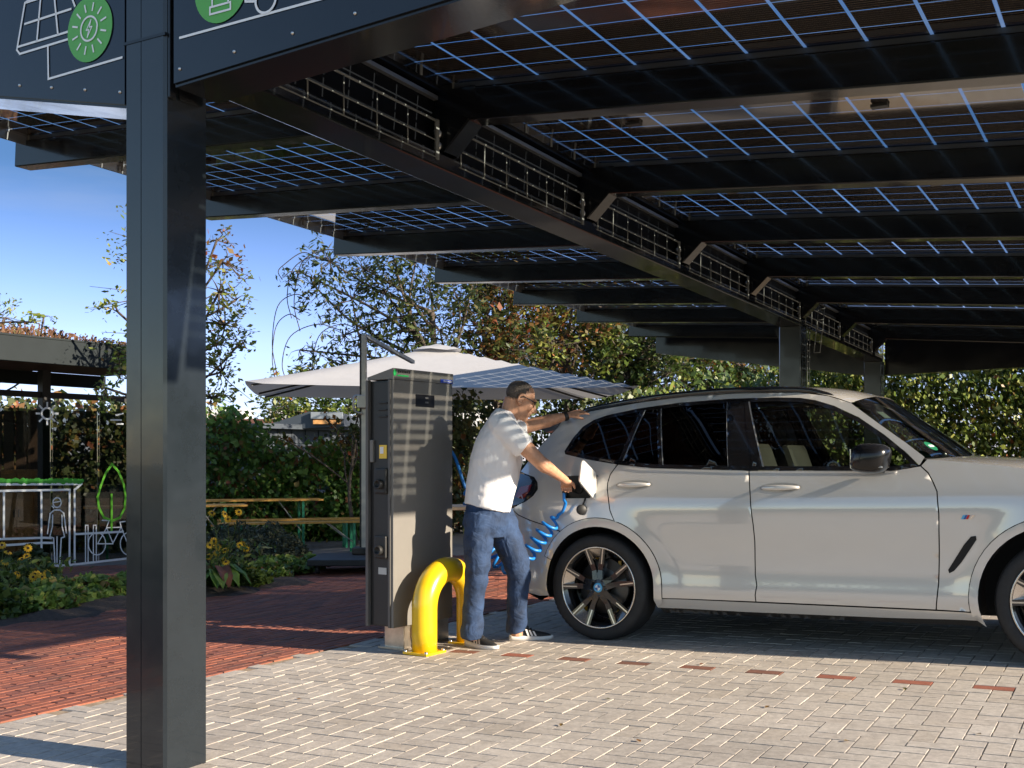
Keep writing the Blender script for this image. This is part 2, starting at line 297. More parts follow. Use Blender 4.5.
def brick(q, o, ax, ay, L, Wd, z, g=.0032, ch=.0024, mi=0):
    """one paver: chamfered top, its own tiny height and tilt"""
    dz = random.uniform(-.0015,.0015); tx = random.uniform(-.004,.004)
    a, c = g/2, g/2+ch; vs = []
    for (i0, j0, zz) in ((a,a,-.012),(c,c,0.)):
        for (x,y) in ((i0,j0),(L-i0,j0),(L-i0,Wd-j0),(i0,Wd-j0)):
            p = o+ax*x+ay*y; p.z = gz(p.x)+z+zz+dz+tx*(x-L/2)*.5; vs.append(p)
    q.add(vs,[(0,1,5,4),(1,2,6,5),(2,3,7,6),(3,0,4,7),(4,5,6,7)],mi)
PA = R(29.3); pu = V(math.cos(PA),-math.sin(PA),0); pv = V(math.sin(PA),math.cos(PA),0)
mk = on_ground(517.3,655.2); q = MB(); U = .1012
orow = mk-pu*U-pv*U*.5
GX0,GX1,GY0,GY1 = -4.5,7.5,2.8,15.5
for j in range(-70,140):
    for i in range(-90,110):
        r = (i-j)%4
        if r not in (0,3): continue
        o = orow+pu*U*i+pv*U*j
        if not (GX0 < o.x < GX1 and GY0 < o.y < GY1): continue
        cc = o+(pu*U+pv*U*.5 if r==0 else pu*U*.5+pv*U)
        if side(cc) < .05: continue
        if o.y > 9.5 and side(cc) > 5: continue
        red = (r==0 and j==0 and i%4==0 and -4 <= i <= 60)
        if r == 0: brick(q, o, pu, pv, U*2, U, .0, mi=1 if red else 0)
        else: brick(q, o+pu*U, pv, -pu, U*2, U, .0)
tag(q.build('grey_paving', [M['paver'],M['paver_red']], recalc=False), kind='structure')
tag(sheet('paving_bed', -8,12,-3,30,-.009, M['sand'], lambda p: side(p) > -.3), kind='structure')
q = MB(); CL,CW = .21,.072
for j in range(-1,int(9/CW)):
    for i in range(-22,70):
        o = B0-bn*(CW*(j+1))+bd*(CL*(i+.5*(j%2)+random.uniform(-.02,.02)))
        if o.x > 2.5 or o.y > 15 or o.y < 4: continue
        if j < 0: continue
        brick(q, o, bd, bn, CL, CW, -.001, g=.005, ch=.003)
tag(q.build('red_paving', M['clinker'], recalc=False), kind='structure')
tag(sheet('red_paving_bed', -10,4,3,17,-.010, M['sand_dark'], lambda p: side(p) < .05), kind='structure')
tag(sheet('plaza', -9,6,11,30,-.004, M['asphalt'], lambda p: side(p) < -1.2 and p.y > 13.5-.25*p.x*0, 1.0), kind='structure')

# ------------------------------------------------------------------ solar carport
C1 = at(165,400,4.6); C1.z = 0; C1 = C1-D2*.12+D1*.12
def cp(d1,d2,z): return C1+D1*d1+D2*d2+V(0,0,z)
def gbot(d1): return 2.93-.0178*d1                     # underside of the girder
SLR, SLL = .082, .063
def pz(d1,d2): return gbot(d1)+.50-(SLR if d2 > 0 else SLL)*d2       # panel plane
WR, WL = 4.6, 3.53; BK = [2.0+1.84*k for k in range(7)]; PD = (0, 9.40, 13.66)
base = cp(0,0,0); base.z = gz(base.x)
CP = thing('solar_carport', base, 'long dark steel carport roofed with see-through solar panels over the parking bays', 'carport')
UP = V(0,0,1)
for k,d in enumerate(PD):
    q = MB(); g = gz(cp(d,0,0).x); top = gbot(d) if k else 3.55; hw=.12; cr=.012
    if k: hw=.125
    po = [(-hw+cr,-hw),(hw-cr,-hw),(hw,-hw+cr),(hw,hw-cr),(hw-cr,hw),(-hw+cr,hw),(-hw,hw-cr),(-hw,-hw+cr)]
    if k == 0: po = [(-hw+cr,-hw),(.028-.05,-hw),(.028-.05,-hw+.004),(-.018,-hw+.004),(-.018,-hw)]+po[1:]
    q.prism(po, cp(d,0,g-.05), D2, D1, UP, top-g+.05)
    o = q.build('post', M['steel_post'], CP)
    if k:
        q = MB(); q.box(cp(d,0,g+.012),(.36,.36,.02),(D2,D1,UP),bev=.003); q.build('base_plate', M['steel_post'], o)
    if k == 0:                                        # collar seam where the arm bolts on
        q = MB()
        q.box(cp(0,.125,3.16),(.012,.10,.85),(D2,D1,UP),bev=.004); q.box(cp(-.09,.128,3.16),(.016,.035,.86),(D2,D1,UP),bev=.004)
        q.box(cp(0,0,2.99),(.246,.246,.012),(D2,D1,UP)); q.build('connection_flange', M['steel'], o)
# girder: lower box chord plus web plate
q = MB(); q.bar(cp(.13,0,gbot(.13)+.045),cp(13.66,0,gbot(13.66)+.045),.25,.09,bev=.012); q.build('girder', M['steel'], CP)
q = MB(); q.bar(cp(.13,-.02,gbot(.13)+.265),cp(13.66,-.02,gbot(13.66)+.265),.17,.35,bev=.006); q.bar(cp(.13,.0,gbot(.13)+.452),cp(13.66,.0,gbot(13.66)+.452),.22,.018); q.build('girder_web', M['steel_web'], CP)
q = MB(); q.bar(cp(.2,.082,gbot(.2)+.405),cp(13.5,.082,gbot(13.5)+.405),.03,.022); q.build('cable_duct', M['rail'], CP)
# beams, left and right of the girder, and their brackets
for k,d in enumerate(BK):
    for sgn in (1,-1):
        Wd = WR if sgn > 0 else WL+.12; q = MB()
        a = cp(d,.10*sgn,pz(d,.10*sgn)-.13); e = cp(d,Wd*sgn,pz(d,Wd*sgn)-.13)
        q.bar(a,e,.14,.185,bev=.008); o = q.build('beam', M['steel'], CP)
        for off in (-.05,.05): q = MB(); q.bar(a+D1*off+UP*.108,e+D1*off+UP*.108,.03,.028); q.build('support_rail', M['rail_dark'], o)
        if sgn > 0:
            q = MB(); z0 = gbot(d); th=.014
            q.prism([(.07,z0+.095),(.135,z0+.095),(.34,z0+.30),(.34,z0+.44),(.07,z0+.44)],cp(d-.075,0,0),D2,UP,D1,th)
            q.prism([(.07,z0+.095),(.135,z0+.095),(.34,z0+.30),(.34,z0+.44),(.07,z0+.44)],cp(d+.065,0,0),D2,UP,D1,th)
            q.bar(cp(d,.135,z0+.10),cp(d,.34,z0+.295),.13,.012,up=D1.cross(V(0,0,1)).cross(D1))
            q.build('bracket', M['steel'], o)
            for dz in (.13,.20): q = MB(); q.lathe([(.0,.0),(.026,.0),(.026,.012),(.016,.012),(.016,.04),(0,.04)],cp(d-.077,.10,z0+dz),-D1,10); q.build('bracket_bolt', M['bolt'], o)
# panels: cells with clear glass between
def panel(d0,d1_,e0,e1,nc=5,nr=9):
    q = MB(); gc,gr = .017,.0075; mg=.003
    us = []; Lc=(e1-e0-2*mg)/nc; Lr=(d1_-d0-2*mg)/nr
    cu=[(e0,e0+mg,1)]; 
    for i in range(nc): cu.append((e0+mg+i*Lc+gc/2*(i>0),e0+mg+(i+1)*Lc-gc/2*(i<nc-1),0)); cu.append((cu[-1][1],cu[-1][1]+(gc if i<nc-1 else mg),1))
    cv=[(d0,d0+mg,1)]
    for i in range(nr): cv.append((d0+mg+i*Lr+gr/2*(i>0),d0+mg+(i+1)*Lr-gr/2*(i<nr-1),0)); cv.append((cv[-1][1],cv[-1][1]+(gr if i<nr-1 else mg),1))
    for (a,bb,m1) in cu:
        for (c,dd,m2) in cv:
            ps=[(c,a),(dd,a),(dd,bb),(c,bb)]
            q.add([cp(x,y,pz(x,y)) for x,y in ps],[(0,1,2,3)],1 if (m1 or m2) else 0)
    return q
edges = [.17]+BK+[PD[2]+.12]
for k in range(8):
    d0,d1_ = edges[k]+.012, edges[k+1]-.012
    for (e0,e1,nc) in [t for t in ((.14,1.60,5),(1.60,3.06,5),(3.06,3.80,5),(3.80,WR,5),(-.14,-1.835,7),(-1.835,-WL,7)) if k or t[1] < 4]:
        for i in (0,):
            a,bb = sorted((e0,e1)); a+=.006; bb-=.006
            o = panel(d0,d1_,a,bb,nc).build('solar_panel', [M['cell'],M['gap']], CP, recalc=False)
            q = MB(); q.box(cp((d0+d1_)/2,(a+bb)/2,pz((d0+d1_)/2,(a+bb)/2)-.012),(.09,.055,.016),(D2,D1,UP)); q.build('junction_box', M['black_plastic'], o)
    # purlin along the girder and along the outer edge, with little clips
    for e in (.17,-.17): q = MB(); q.bar(cp(d0,e,pz(d0,e)-.035),cp(d1_,e,pz(d1_,e)-.035),.035,.05); q.build('purlin', M['steel'], CP)
    for e in (WR if k else 3.80,-WL): q = MB(); q.bar(cp(d0,e,pz(d0,e)-.045),cp(d1_,e,pz(d1_,e)-.045),.014,.06); q.bar(cp(d0,e,pz(d0,e)-.004),cp(d1_,e,pz(d1_,e)-.004),.03,.026); q.build('edge_rail', M['rail'], CP)
    for i in range(6):
        d = lerp(d0+.1,d1_-.03,i/5)
        for e in (.19,-WL+.03): q = MB(); q.box(cp(d,e,pz(d,e)-.03),(.006 if i<5 else .02,.02 if i<5 else .05,.055),(D2,D1,UP)); q.build('panel_clip', M['galv'], CP)
# cable trays of welded wire along the girder
for k in range(8):
    a = edges[k]+(.10 if k else .02); e = edges[k+1]-.13; z = lambda d: gbot(d)+.035
    q = MB(); r=.0042; xx=.115+.012
    for dz,rr in ((.05,r),(.145,r),(.255,.0075)): q.tube([cp(a,xx,gbot(a)+dz),cp(e,xx,gbot(e)+dz)],rr,5)
    n=6
    for i in range(n+1):
        d=lerp(a+.02,e-.01,i/n); q.tube([cp(d,xx,gbot(d)+.05),cp(d,xx,gbot(d)+.255)],r,5)
    q.box(cp(e,xx,gbot(e)+.15),(.012,.03,.225),(D2,D1,UP))
    q.build('cable_tray', M['galv'], CP)
# riser tray at the middle post
q = MB(); d=PD[1]; 
for off in (.06,.16): q.tube([cp(d+off,.15,1.2),cp(d+off,.15,gbot(d)+.02)],.005,5)
for i in range(12): zz=1.25+i*.125; q.tube([cp(d+.06,.15,zz),cp(d+.16,.15,zz)],.005,5)
for off in (.03,.10): q.tube([cp(d+.2,.16+off,gbot(d)-.28),cp(d+.45,.16+off,gbot(d)+.38)],.005,5)
for i in range(6): t=i/5; q.tube([cp(d+.2+.25*t,.19,gbot(d)-.28+.66*t),cp(d+.2+.25*t,.26,gbot(d)-.28+.66*t)],.005,5)
q.build('cable_riser', M['galv'], CP)
q = MB()
for sg in (-1,): q.prism([(.125*sg,gbot(d)),(.22*sg,gbot(d)),(.125*sg,gbot(d)-.22)],cp(d-.01,0,0),D2,UP,D1,.02)
q.build('gusset', M['steel'], CP)
# end arms with printed fascia boards
def arm(d,sg,Wd,zb0,zb1,front,a0=.125):
    q = MB(); zt0=pz(d,sg*.13)+.05; zt1=pz(d,sg*Wd)+.05; thk=.24; a=a0
    dd = d-.105 if front else d+.0
    q.prism([(a*sg,zb0),(Wd*sg,zb1),(Wd*sg,zt1),(a*sg,zt0)],cp(dd,0,0),D2,UP,D1,thk)
    q.prism([(a*sg,zb0+.012),(Wd*sg,zb1+.012),(Wd*sg,zb1+.02),(a*sg,zb0+.02)],cp(dd-.004,0,0),D2,UP,D1,thk+.008)
    arm_o = q.build('end_arm', M['steel'], CP)
    q = MB(); zt=max(zt0,zt1)+.06
    fd = dd-.010 if front else dd+thk+.004
    q.prism([(a*sg,zb0+.014),((Wd+.05)*sg,zb1+.014),((Wd+.05)*sg,zt1+.06),(a*sg,zt0+.06)],cp(fd,0,0),D2,UP,D1,.008)
    o = q.build('fascia_board', M['fascia'], arm_o)
    for i in range(12 if front else 0):
        t=(i+.12)/12; q = MB(); q.ball(cp(fd-.001,(a+(Wd-a)*t)*sg,lerp(zb0,zb1,t)+.065),.0075,8,6); q.build('rivet', M['bolt'], arm_o)
    return arm_o, fd
aR,fd = arm(0,1,3.75,2.765,2.955,True,.165)
aL,fd2 = arm(0,-1,2.75,2.725,3.276,True)
arm(PD[2]+.13,1,WR,2.50,2.60,False); arm(PD[2]+.13,-1,WL,2.50,3.0,False)
# printed pictograms on the front boards (flat print a few mm thick)
def fp(px,py,lift=.003):                              # pixel of the board's face -> (d2,z) on the board
    n = D1; p0 = cp(fd-lift,0,0); r_ = V((px-CX)/F,1,-(py-HY)/F); t=(p0-V(0,0,0)).dot(n)/r_.dot(n); p=V(0,0,HC)+r_*t
    return ((p-C1).dot(D2), p.z)
def stroke(q, pts, w, close=False, lift=.004, mi=0):
    pts=[Vector((a,c,0)) for a,c in pts]
    if close: pts=pts+[pts[0]]
    for a,c in zip(pts[:-1],pts[1:]):
        d=(c-a); 
        if d.length<1e-6: continue
        d.normalize(); nn=V(-d.y,d.x,0)*w/2; a2=a-d*w*.4; c2=c+d*w*.4
        q.add([cp(fd-lift,p.x,p.y) for p in (a2-nn,c2-nn,c2+nn,a2+nn)],[(0,1,2,3)],mi); lift+=.00005
def disc(q, c, r, lift, n=40, mi=0): q.add([cp(fd-lift,c[0]+r*math.cos(2*math.pi*k/n),c[1]+r*math.sin(2*math.pi*k/n)) for k in range(n)],[tuple(range(n))],mi)
def ring(c,r,n=36): return [(c[0]+r*math.cos(2*math.pi*k/n),c[1]+r*math.sin(2*math.pi*k/n)) for k in range(n)]
LW=.0098
q=MB()
P_=lambda L:[fp(*p) for p in L]
stroke(q,P_([(45,-12),(25,3),(17,50),(20,54),(69,39)]),LW); stroke(q,P_([(18,47),(69,31.5)]),LW); stroke(q,P_([(25,24),(71,9)]),LW)
stroke(q,P_([(42,-16),(37,41)]),LW); stroke(q,P_([(53,-18),(58,34)]),LW); stroke(q,P_([(66,-18),(75,6)]),LW); stroke(q,P_([(25,3),(75,-13)]),LW)
stroke(q,P_([(48,46),(48.5,79),(122,57.5)]),LW)
q.build('solar_panel_pictogram', M['white_line'], aL, recalc=False)
c=fp(90,29); rad=.142; q=MB(); disc(q,c,rad,.005); q.build('green_disc', M['green_print'], aL, recalc=False)
q=MB(); stroke(q,ring(c,.052),.008,True,.008)
for k in range(12): a=2*math.pi*(k+.5)/12; stroke(q,[(c[0]+.078*math.cos(a),c[1]+.078*math.sin(a)),(c[0]+.108*math.cos(a),c[1]+.108*math.sin(a))],.008,False,.008)
stroke(q,[(c[0]+.012,c[1]+.036),(c[0]-.018,c[1]-.004),(c[0]-.002,c[1]-.004),(c[0]-.012,c[1]-.036),(c[0]+.018,c[1]+.006),(c[0]+.002,c[1]+.006)],.005,True,.008)
q.build('sun_pictogram', M['white_line'], aL, recalc=False)
c=fp(221,-13); q=MB(); disc(q,c,rad,.005); q.build('green_disc', M['green_print'], aR, recalc=False)
q=MB(); stroke(q,[(c[0]-.055,c[1]-.10),(c[0]+.055,c[1]-.10),(c[0]+.055,c[1]-.072),(c[0]-.055,c[1]-.072)],.008,True,.008)
stroke(q,[(c[0]-.043,c[1]-.07),(c[0]-.043,c[1]+.08),(c[0]+.043,c[1]+.08),(c[0]+.043,c[1]-.07)],.008,False,.008); stroke(q,[(c[0]-.025,c[1]+.02),(c[0]+.025,c[1]+.02),(c[0]+.025,c[1]+.06),(c[0]-.025,c[1]+.06)],.006,True,.008)
stroke(q,[(c[0]+.043,c[1]+.02),(c[0]+.066,c[1]+.02),(c[0]+.066,c[1]-.04),(c[0]+.085,c[1]-.04),(c[0]+.085,c[1]+.05)],.006,False,.008)
q.build('charger_pictogram', M['white_line'], aR, recalc=False)
q=MB(); a=fp(180,41.3); stroke(q,[(a[0],2.957),(3.4,2.957+.03)],LW)
w1=fp(266,11); w2=fp(316,-4); rw=.042
stroke(q,ring((w1[0],2.957+.062),.052),.010,True); x2=w1[0]+.36; stroke(q,ring((x2,2.972+.062),.052),.010,True)
hh=2.957+.075; x1=w1[0]
stroke(q,[(x1-.052,hh-.01),(x1-.105,hh),(x1-.11,hh+.05),(x1-.085,hh+.11),(x1-.02,hh+.13),(x1+.07,hh+.21),(x1+.27,hh+.22),(x1+.37,hh+.13),(x1+.47,hh+.11),(x1+.48,hh+.01),(x2+.052,hh+.0)],.010)
stroke(q,[(x1+.052,hh-.01),(x2-.052,hh+.0)],.010)
q.build('car_pictogram', M['white_line'], aR, recalc=False)
# ------------------------------------------------------------------ silver SUV
CA = R(30.5); RW = on_ground(603,640.5)
CE = V(math.cos(CA),-math.sin(CA),.0250).normalized(); CWd = V(math.sin(CA),math.cos(CA),0); CH = V(-.0215,.0126,1).normalized()
RW = RW-CWd*.035
CAR = thing('silver_suv', RW, 'silver grey estate-style car plugged in to charge, with dark rear windows and black roof rails', 'car')
WT = 1.90
WH = [(.18,.13),(.25,.075),(.29,.045),(.34,.022),(.40,.030),(.50,.038),(.62,.030),(.74,.012),(.86,.0),(.93,-.002),(.98,.012),(1.05,.035),(1.12,.062),(1.22,.105),(1.34,.165),(1.45,.225),(1.55,.285),(1.62,.34),(1.70,.42)]
_wx = np.linspace(.15,1.75,161); _wy = np.interp(_wx,[a for a,_ in WH],[b for _,b in WH])
for _ in range(3): _wy = np.convolve(np.pad(_wy,3,'edge'),np.ones(7)/7,'valid')
def arch_bulge(s,h,s0):
    d = math.hypot(s-s0,h-.37); return -.022*math.exp(-((d-.44)/.085)**2) if h < .95 else 0
SFX = 2.835
def wf(s,h):
    w = float(np.interp(h,_wx,_wy))
    w += .55*max(0,(-.38-s))**2.0*1.1 + .30*max(0,s-3.15)**2
    if h > 1.1: w += (h-1.1)*.22*max(0,.35-s)*.8
    return w+arch_bulge(s,h,0)+arch_bulge(s,h,SFX)
def cpt(s,h,w): return RW+CE*s+CH*h+CWd*w
def cuv(px,py,extra=0.):
    """pixel -> (s,h) on the near body side"""
    d = V((px-CX)/F,1,-(py-HY)/F); w = .05; s=h=0
    for _ in range(40):
        n = CE.cross(CH); p0 = RW+CWd*(w+extra); t=(p0-V(0,0,HC)).dot(n)/d.dot(n); p=V(0,0,HC)+d*t-RW
        # solve p = s*CE+h*CH+w*CWd
        mtx = Matrix((CE,CH,CWd)).transposed(); sol = mtx.inverted()@p; s,h=sol.x,sol.y
        w = .5*w+.5*wf(s,h)
    return (s,h)
def CU(L): return [cuv(*p) for p in L]
def inpoly(p, poly):
    x,y = p; c=False; n=len(poly)
    for i in range(n):
        x1,y1=poly[i]; x2,y2=poly[(i+1)%n]
        if (y1>y)!=(y2>y) and x < (x2-x1)*(y-y1)/(y2-y1)+x1: c = not c
    return c
def resamp(poly, st=.03, closed=True):
    out=[]; n=len(poly)
    for i in range(n if closed else n-1):
        a=poly[i]; b_=poly[(i+1)%n]; L=math.hypot(b_[0]-a[0],b_[1]-a[1]); k=max(1,int(L/st))
        out += [(a[0]+(b_[0]-a[0])*j/k,a[1]+(b_[1]-a[1])*j/k) for j in range(k)]
    if not closed: out.append(poly[-1])
    return out
def inset(poly,d):
    n=len(poly); A=sum(poly[i][0]*poly[(i+1)%n][1]-poly[(i+1)%n][0]*poly[i][1] for i in range(n)); sg=1 if A>0 else -1; out=[]
    for i in range(n):
        a,b_,c=Vector(poly[i-1]),Vector(poly[i]),Vector(poly[(i+1)%n]); u=(b_-a); v=(c-b_)
        if u.length<1e-9 or v.length<1e-9: out.append(tuple(b_)); continue
        u.normalize(); v.normalize(); n1=Vector((-u.y,u.x))*sg; n2=Vector((-v.y,v.x))*sg; m=(n1+n2)
        if m.length<1e-6: m=n1
        m.normalize(); k=d/max(.4,m.dot(n1)); out.append((b_.x+m.x*k,b_.y+m.y*k))
    return out
def skinpatch(outer, holes=(), lift=0., fn=None, step=.03, far=False, thick=0., q=None, mi=0):
    """triangulated patch of the body side: outline in (s,h), pushed onto the body surface"""
    fn = fn or wf; rings=[resamp(outer,step)]+[resamp(hh,step) for hh in holes]; pts=[]; edg=[]
    for r_ in rings:
        o=len(pts); pts+=r_; edg+=[(o+i,o+(i+1)%len(r_)) for i in range(len(r_))]
    xs=[p[0] for p in rings[0]]; ys=[p[1] for p in rings[0]]
    bp=np.array(pts)
    gx=np.arange(min(xs),max(xs),step*1.15); gy=np.arange(min(ys),max(ys),step*1.15)
    for i,x in enumerate(gx):
        for y in gy:
            yy=y+(step*.5 if i%2 else 0)
            if inpoly((x,yy),rings[0]) and not any(inpoly((x,yy),hh) for hh in rings[1:]) and np.min((bp[:,0]-x)**2+(bp[:,1]-yy)**2) > (step*.5)**2: pts.append((x,yy))
    vv,_,ff,_,_,_ = mgeo.delaunay_2d_cdt([Vector(p) for p in pts], edg, [], 0, 1e-6)
    tri=[]
    for f in ff:
        c=(sum(vv[i].x for i in f)/3,sum(vv[i].y for i in f)/3)
        if inpoly(c,rings[0]) and not any(inpoly(c,hh) for hh in rings[1:]): tri.append(tuple(f))
    q = q or MB()
    def put(v):
        w=fn(v.x,v.y)-lift; return cpt(v.x,v.y,(WT-w) if far else w)
    q.add([put(v) for v in vv], tri, mi, True); return q
def both(name, mats, outer, holes=(), label=None, **k):
    o=[]
    for far in (False,True): o.append(skinpatch(outer,holes,far=far,**k).build(name,mats,CAR))
    return o
def arc(s0,h0,r,a0,a1,n=26): return [(s0+r*math.cos(R(lerp(a0,a1,i/n))),h0+r*math.sin(R(lerp(a0,a1,i/n)))) for i in range(n+1)]
FC = (-.01,.378); FRr = .405; FRo = .465; GC = (2.842,.378); GRr = .428; GRo = .478
DLOT = [(-.337,1.312),(-.300,1.40),(-.243,1.483),(-.170,1.528),(-.071,1.558),(.157,1.594),(.457,1.620),(.83,1.629),(1.15,1.622),(1.317,1.609),(1.42,1.588),(1.549,1.543),(1.715,1.460),(1.878,1.346),(2.017,1.231),(2.095,1.153)]
DLOB = [(1.96,1.130),(1.5,1.139),(.99,1.152),(.383,1.178),(.115,1.207),(-.15,1.252),(-.325,1.292)]
ROOFE = [(-.44,1.545),(-.225,1.600),(.166,1.645),(.538,1.666),(.875,1.671),(1.302,1.652),(1.5,1.617),(1.655,1.562)]
APIL = [(1.655,1.562),(1.839,1.424),(2.012,1.298),(2.130,1.205)]
DG = [(.104,1.200),(.066,1.14),(.057,1.084),(.060,1.04),(.070,1.0),(.095,.893),(.132,.815)]
BG = [(1.050,1.146),(1.062,1.07),(1.075,.98),(1.092,.80),(1.096,.70),(1.090,.58),(1.088,.48),(1.098,.412),(1.086,.352),(1.086,.306)]
FG = [(2.105,1.152),(2.150,1.11),(2.180,1.055),(2.204,1.0),(2.214,.868),(2.207,.65),(2.197,.46),(2.178,.301)]
SEAM = [(-.725,.905),(-.66,.862),(-.56,.828),(-.42,.79),(-.29,.748)]
G = .0036
def P_arc(c,r,a0,a1): return arc(c[0],c[1],r,a0,a1)
aS = math.degrees(math.atan2(.748-FC[1],-.29-FC[0])); aD = math.degrees(math.atan2(.815-FC[1],.132-FC[0]))
aL = math.degrees(math.asin((.306-FC[1])/FRo)); aLb = 180+math.degrees(math.asin((FC[1]-.292)/FRr))
LAMP = [(-.735,.925),(-.66,.935),(-.585,.962),(-.525,1.0),(-.494,1.045),(-.505,1.09),(-.545,1.128),(-.63,1.150),(-.72,1.165)]
PORT = [(-.262,1.115),(-.272,1.08),(-.268,1.0),(-.25,.978),(-.07,.978),(-.048,.99),(-.035,1.06),(-.045,1.115),(-.065,1.13),(-.24,1.13)]
quarter = ROOFE[::-1]
side_frame = APIL[::-1][:-1]+ROOFE[::-1]+[(-.474,1.481),(-.585,1.335),(-.675,1.205),(-.70,1.172)]+LAMP[::-1][1:-1]+[(-.70,.918)]+SEAM+P_arc(FC,FRo,aS,aD)[1:-1]+DG[::-1]+[(.115,1.207),(-.15,1.252),(-.325,1.292)]+DLOT+[(2.105,1.160)]
both('rear_quarter', M['paint'], inset(side_frame,G), [PORT])
rdoor = DG+P_arc(FC,FRo,aD,aL)[1:]+[(1.086,.306)]+BG[::-1][1:]+[(.99,1.152),(.383,1.178),(.115,1.207)]
fdoor = BG+[(1.6,.304),(2.178,.301)]+FG[::-1][1:]+[(1.96,1.130),(1.5,1.139)]
RD = both('rear_door', M['paint'], inset(rdoor,G)); FD = both('front_door', M['paint'], inset(fdoor,G))
aF = 180-math.degrees(math.asin((.30-GC[1])/GRo))
HD = [(p.x,p.y) for p in crom([(2.14,1.188,0),(2.4,1.160,0),(2.67,1.122,0),(3.1,1.043,0),(3.36,.965,0)],6)]
fender = FG+[(2.36,.298)]+P_arc(GC,GRo,aF,20)+[(3.40,.52),(3.46,.62),(3.46,.84)]+[(s,h+.006) for s,h in HD[::-1]]
both('front_fender', M['paint'], inset(fender,G))
both('arch_flare', M['paint'], inset(P_arc(FC,FRo,aS+28,aL-4)+[(.40,.243)]+P_arc(FC,FRr,-12,aS+28),.001), lift=.004)
both('arch_flare', M['paint'], inset(P_arc(GC,GRo,aF+4,8)+P_arc(GC,GRr,8,aF+14),.001), lift=.004)
bump = SEAM+P_arc(FC,FRo,aS,aS+28)[1:]+P_arc(FC,FRr,aS+28,aLb)+[(-.50,.285),(-.607,.300),(-.690,.36),(-.728,.50),(-.735,.65),(-.735,.80)]
both('rear_bumper', M['paint'], inset(bump,G))
for far in (False,True):
    q=MB(); ns_,nh_=40,6; vs=[]
    for i in range(ns_+1):
        s=lerp(.396,2.422,i/ns_); ht=lerp(.3025,.2925,i/ns_); hb=interp(s,[.39,1.0,1.9,2.43],[.238,.232,.236,.247])
        for j in range(nh_+1):
            h=lerp(hb,ht,j/nh_); w=wf(s,h)+.010; vs.append(cpt(s,h,(WT-w) if far else w))
    q.add(vs,[(i*(nh_+1)+j,i*(nh_+1)+j+1,(i+1)*(nh_+1)+j+1,(i+1)*(nh_+1)+j) for i in range(ns_) for j in range(nh_)],0,True); q.build('sill',M['paint'],CAR)
q = None
for far in (False,True):
    skinpatch([(.40,.238),(1.0,.234),(1.9,.238),(2.42,.247),(2.42,.205),(.42,.20)],far=far,lift=-.03).build('sill_trim', M['black_plastic'], CAR)
    # dark shell behind the shut lines
    skinpatch([(-.70,.32)]+P_arc(FC,FRr+.012,aLb,-12)+[(2.40,.315)]+P_arc(GC,GRr+.012,aF+14,10)+[(3.40,.45),(3.42,.9),(3.1,1.02),(2.4,1.14),(2.14,1.17),(2.07,1.146),(1.9,1.12),(.99,1.135),(.12,1.185),(-.33,1.275),(-.62,1.22),(-.70,1.1)],[PORT],far=far,lift=-.026,step=.05).build('body_shell', M['under'], CAR)
    lp = skinpatch(inset(LAMP,.002),far=far,lift=.003).build('tail_lamp', M['black_gloss'], CAR)
    skinpatch([(-.70,.99),(-.61,.975),(-.56,1.03),(-.545,1.08),(-.66,1.06)],far=far,lift=.006).build('lens', M['lamp_red'], lp)
# windows
def wglass(s,h): return wf(s,h)+.008
both('window_trim', M['black_gloss'], DLOT+DLOB, [inset(DLOT+DLOB,.024)], lift=.002)
inner = inset(DLOT+DLOB,.022)
def top_h(s): return float(np.interp(s,[p[0] for p in DLOT],[p[1] for p in DLOT]))-.022
def bot_h(s): return float(np.interp(s,[p[0] for p in DLOB[::-1]],[p[1] for p in DLOB[::-1]]))+.020
def pane(sa0,sa1,sb0,sb1):
    """window between two slanted bars: sa at the sill, sb at the roof"""
    n=14; top=[(lerp(sb0,sb1,i/n),0) for i in range(n+1)]; top=[(s,top_h(s)) for s,_ in top]
    bt=[(lerp(sa1,sa0,i/n),0) for i in range(n+1)]; bt=[(s,bot_h(s)) for s,_ in bt]
    return top+bt
qg = [p for p in [(-.315,1.315),(-.281,1.39),(-.228,1.465),(-.160,1.507),(-.066,1.536),(.10,1.565)]]+[(.205,1.585),(.135,1.228),(.115,1.229),(-.15,1.274),(-.30,1.306)]
def bars(name,pts,m,w=.03,lift=.006):
    for far in (False,True): 
        (s0,h0),(s1,h1)=pts; skinpatch([(s0-w/2,h0),(s0+w/2,h0),(s1+w/2,h1),(s1-w/2,h1)],far=far,lift=lift,step=.02).build(name,m,CAR)
def dup_pane(name,poly,m,lift=-.004): return both(name,m,poly,lift=lift,step=.04)
dup_pane('quarter_window', qg, M['glass_dark'])
s1b=cuv(659.6,468)[0]; s1t=cuv(659.6,406)[0]; sbb=cuv(728,469)[0]; sbt=cuv(728,401)[0]; sfb=cuv(764,469)[0]; sft=cuv(750,402)[0]
dup_pane('rear_quarter_light', pane(.145,s1b,.225,s1t), M['glass_dark']); dup_pane('rear_window', pane(s1b+.02,sbb,s1t+.02,sbt), M['glass_dark'])
dup_pane('front_window', pane(sfb,2.03,sft,1.93), M['glass_clear'])
both('pillar_cover', M['black_gloss'], pane(sbb,sfb,sbt,sft), lift=.001)
bars('window_bar',((.128,1.228),(.212,1.583)),M['black_gloss'],.04,.004); bars('window_bar',((s1b+.008,bot_h(s1b)),(s1t+.008,top_h(s1t))),M['black_gloss'],.034,.004)
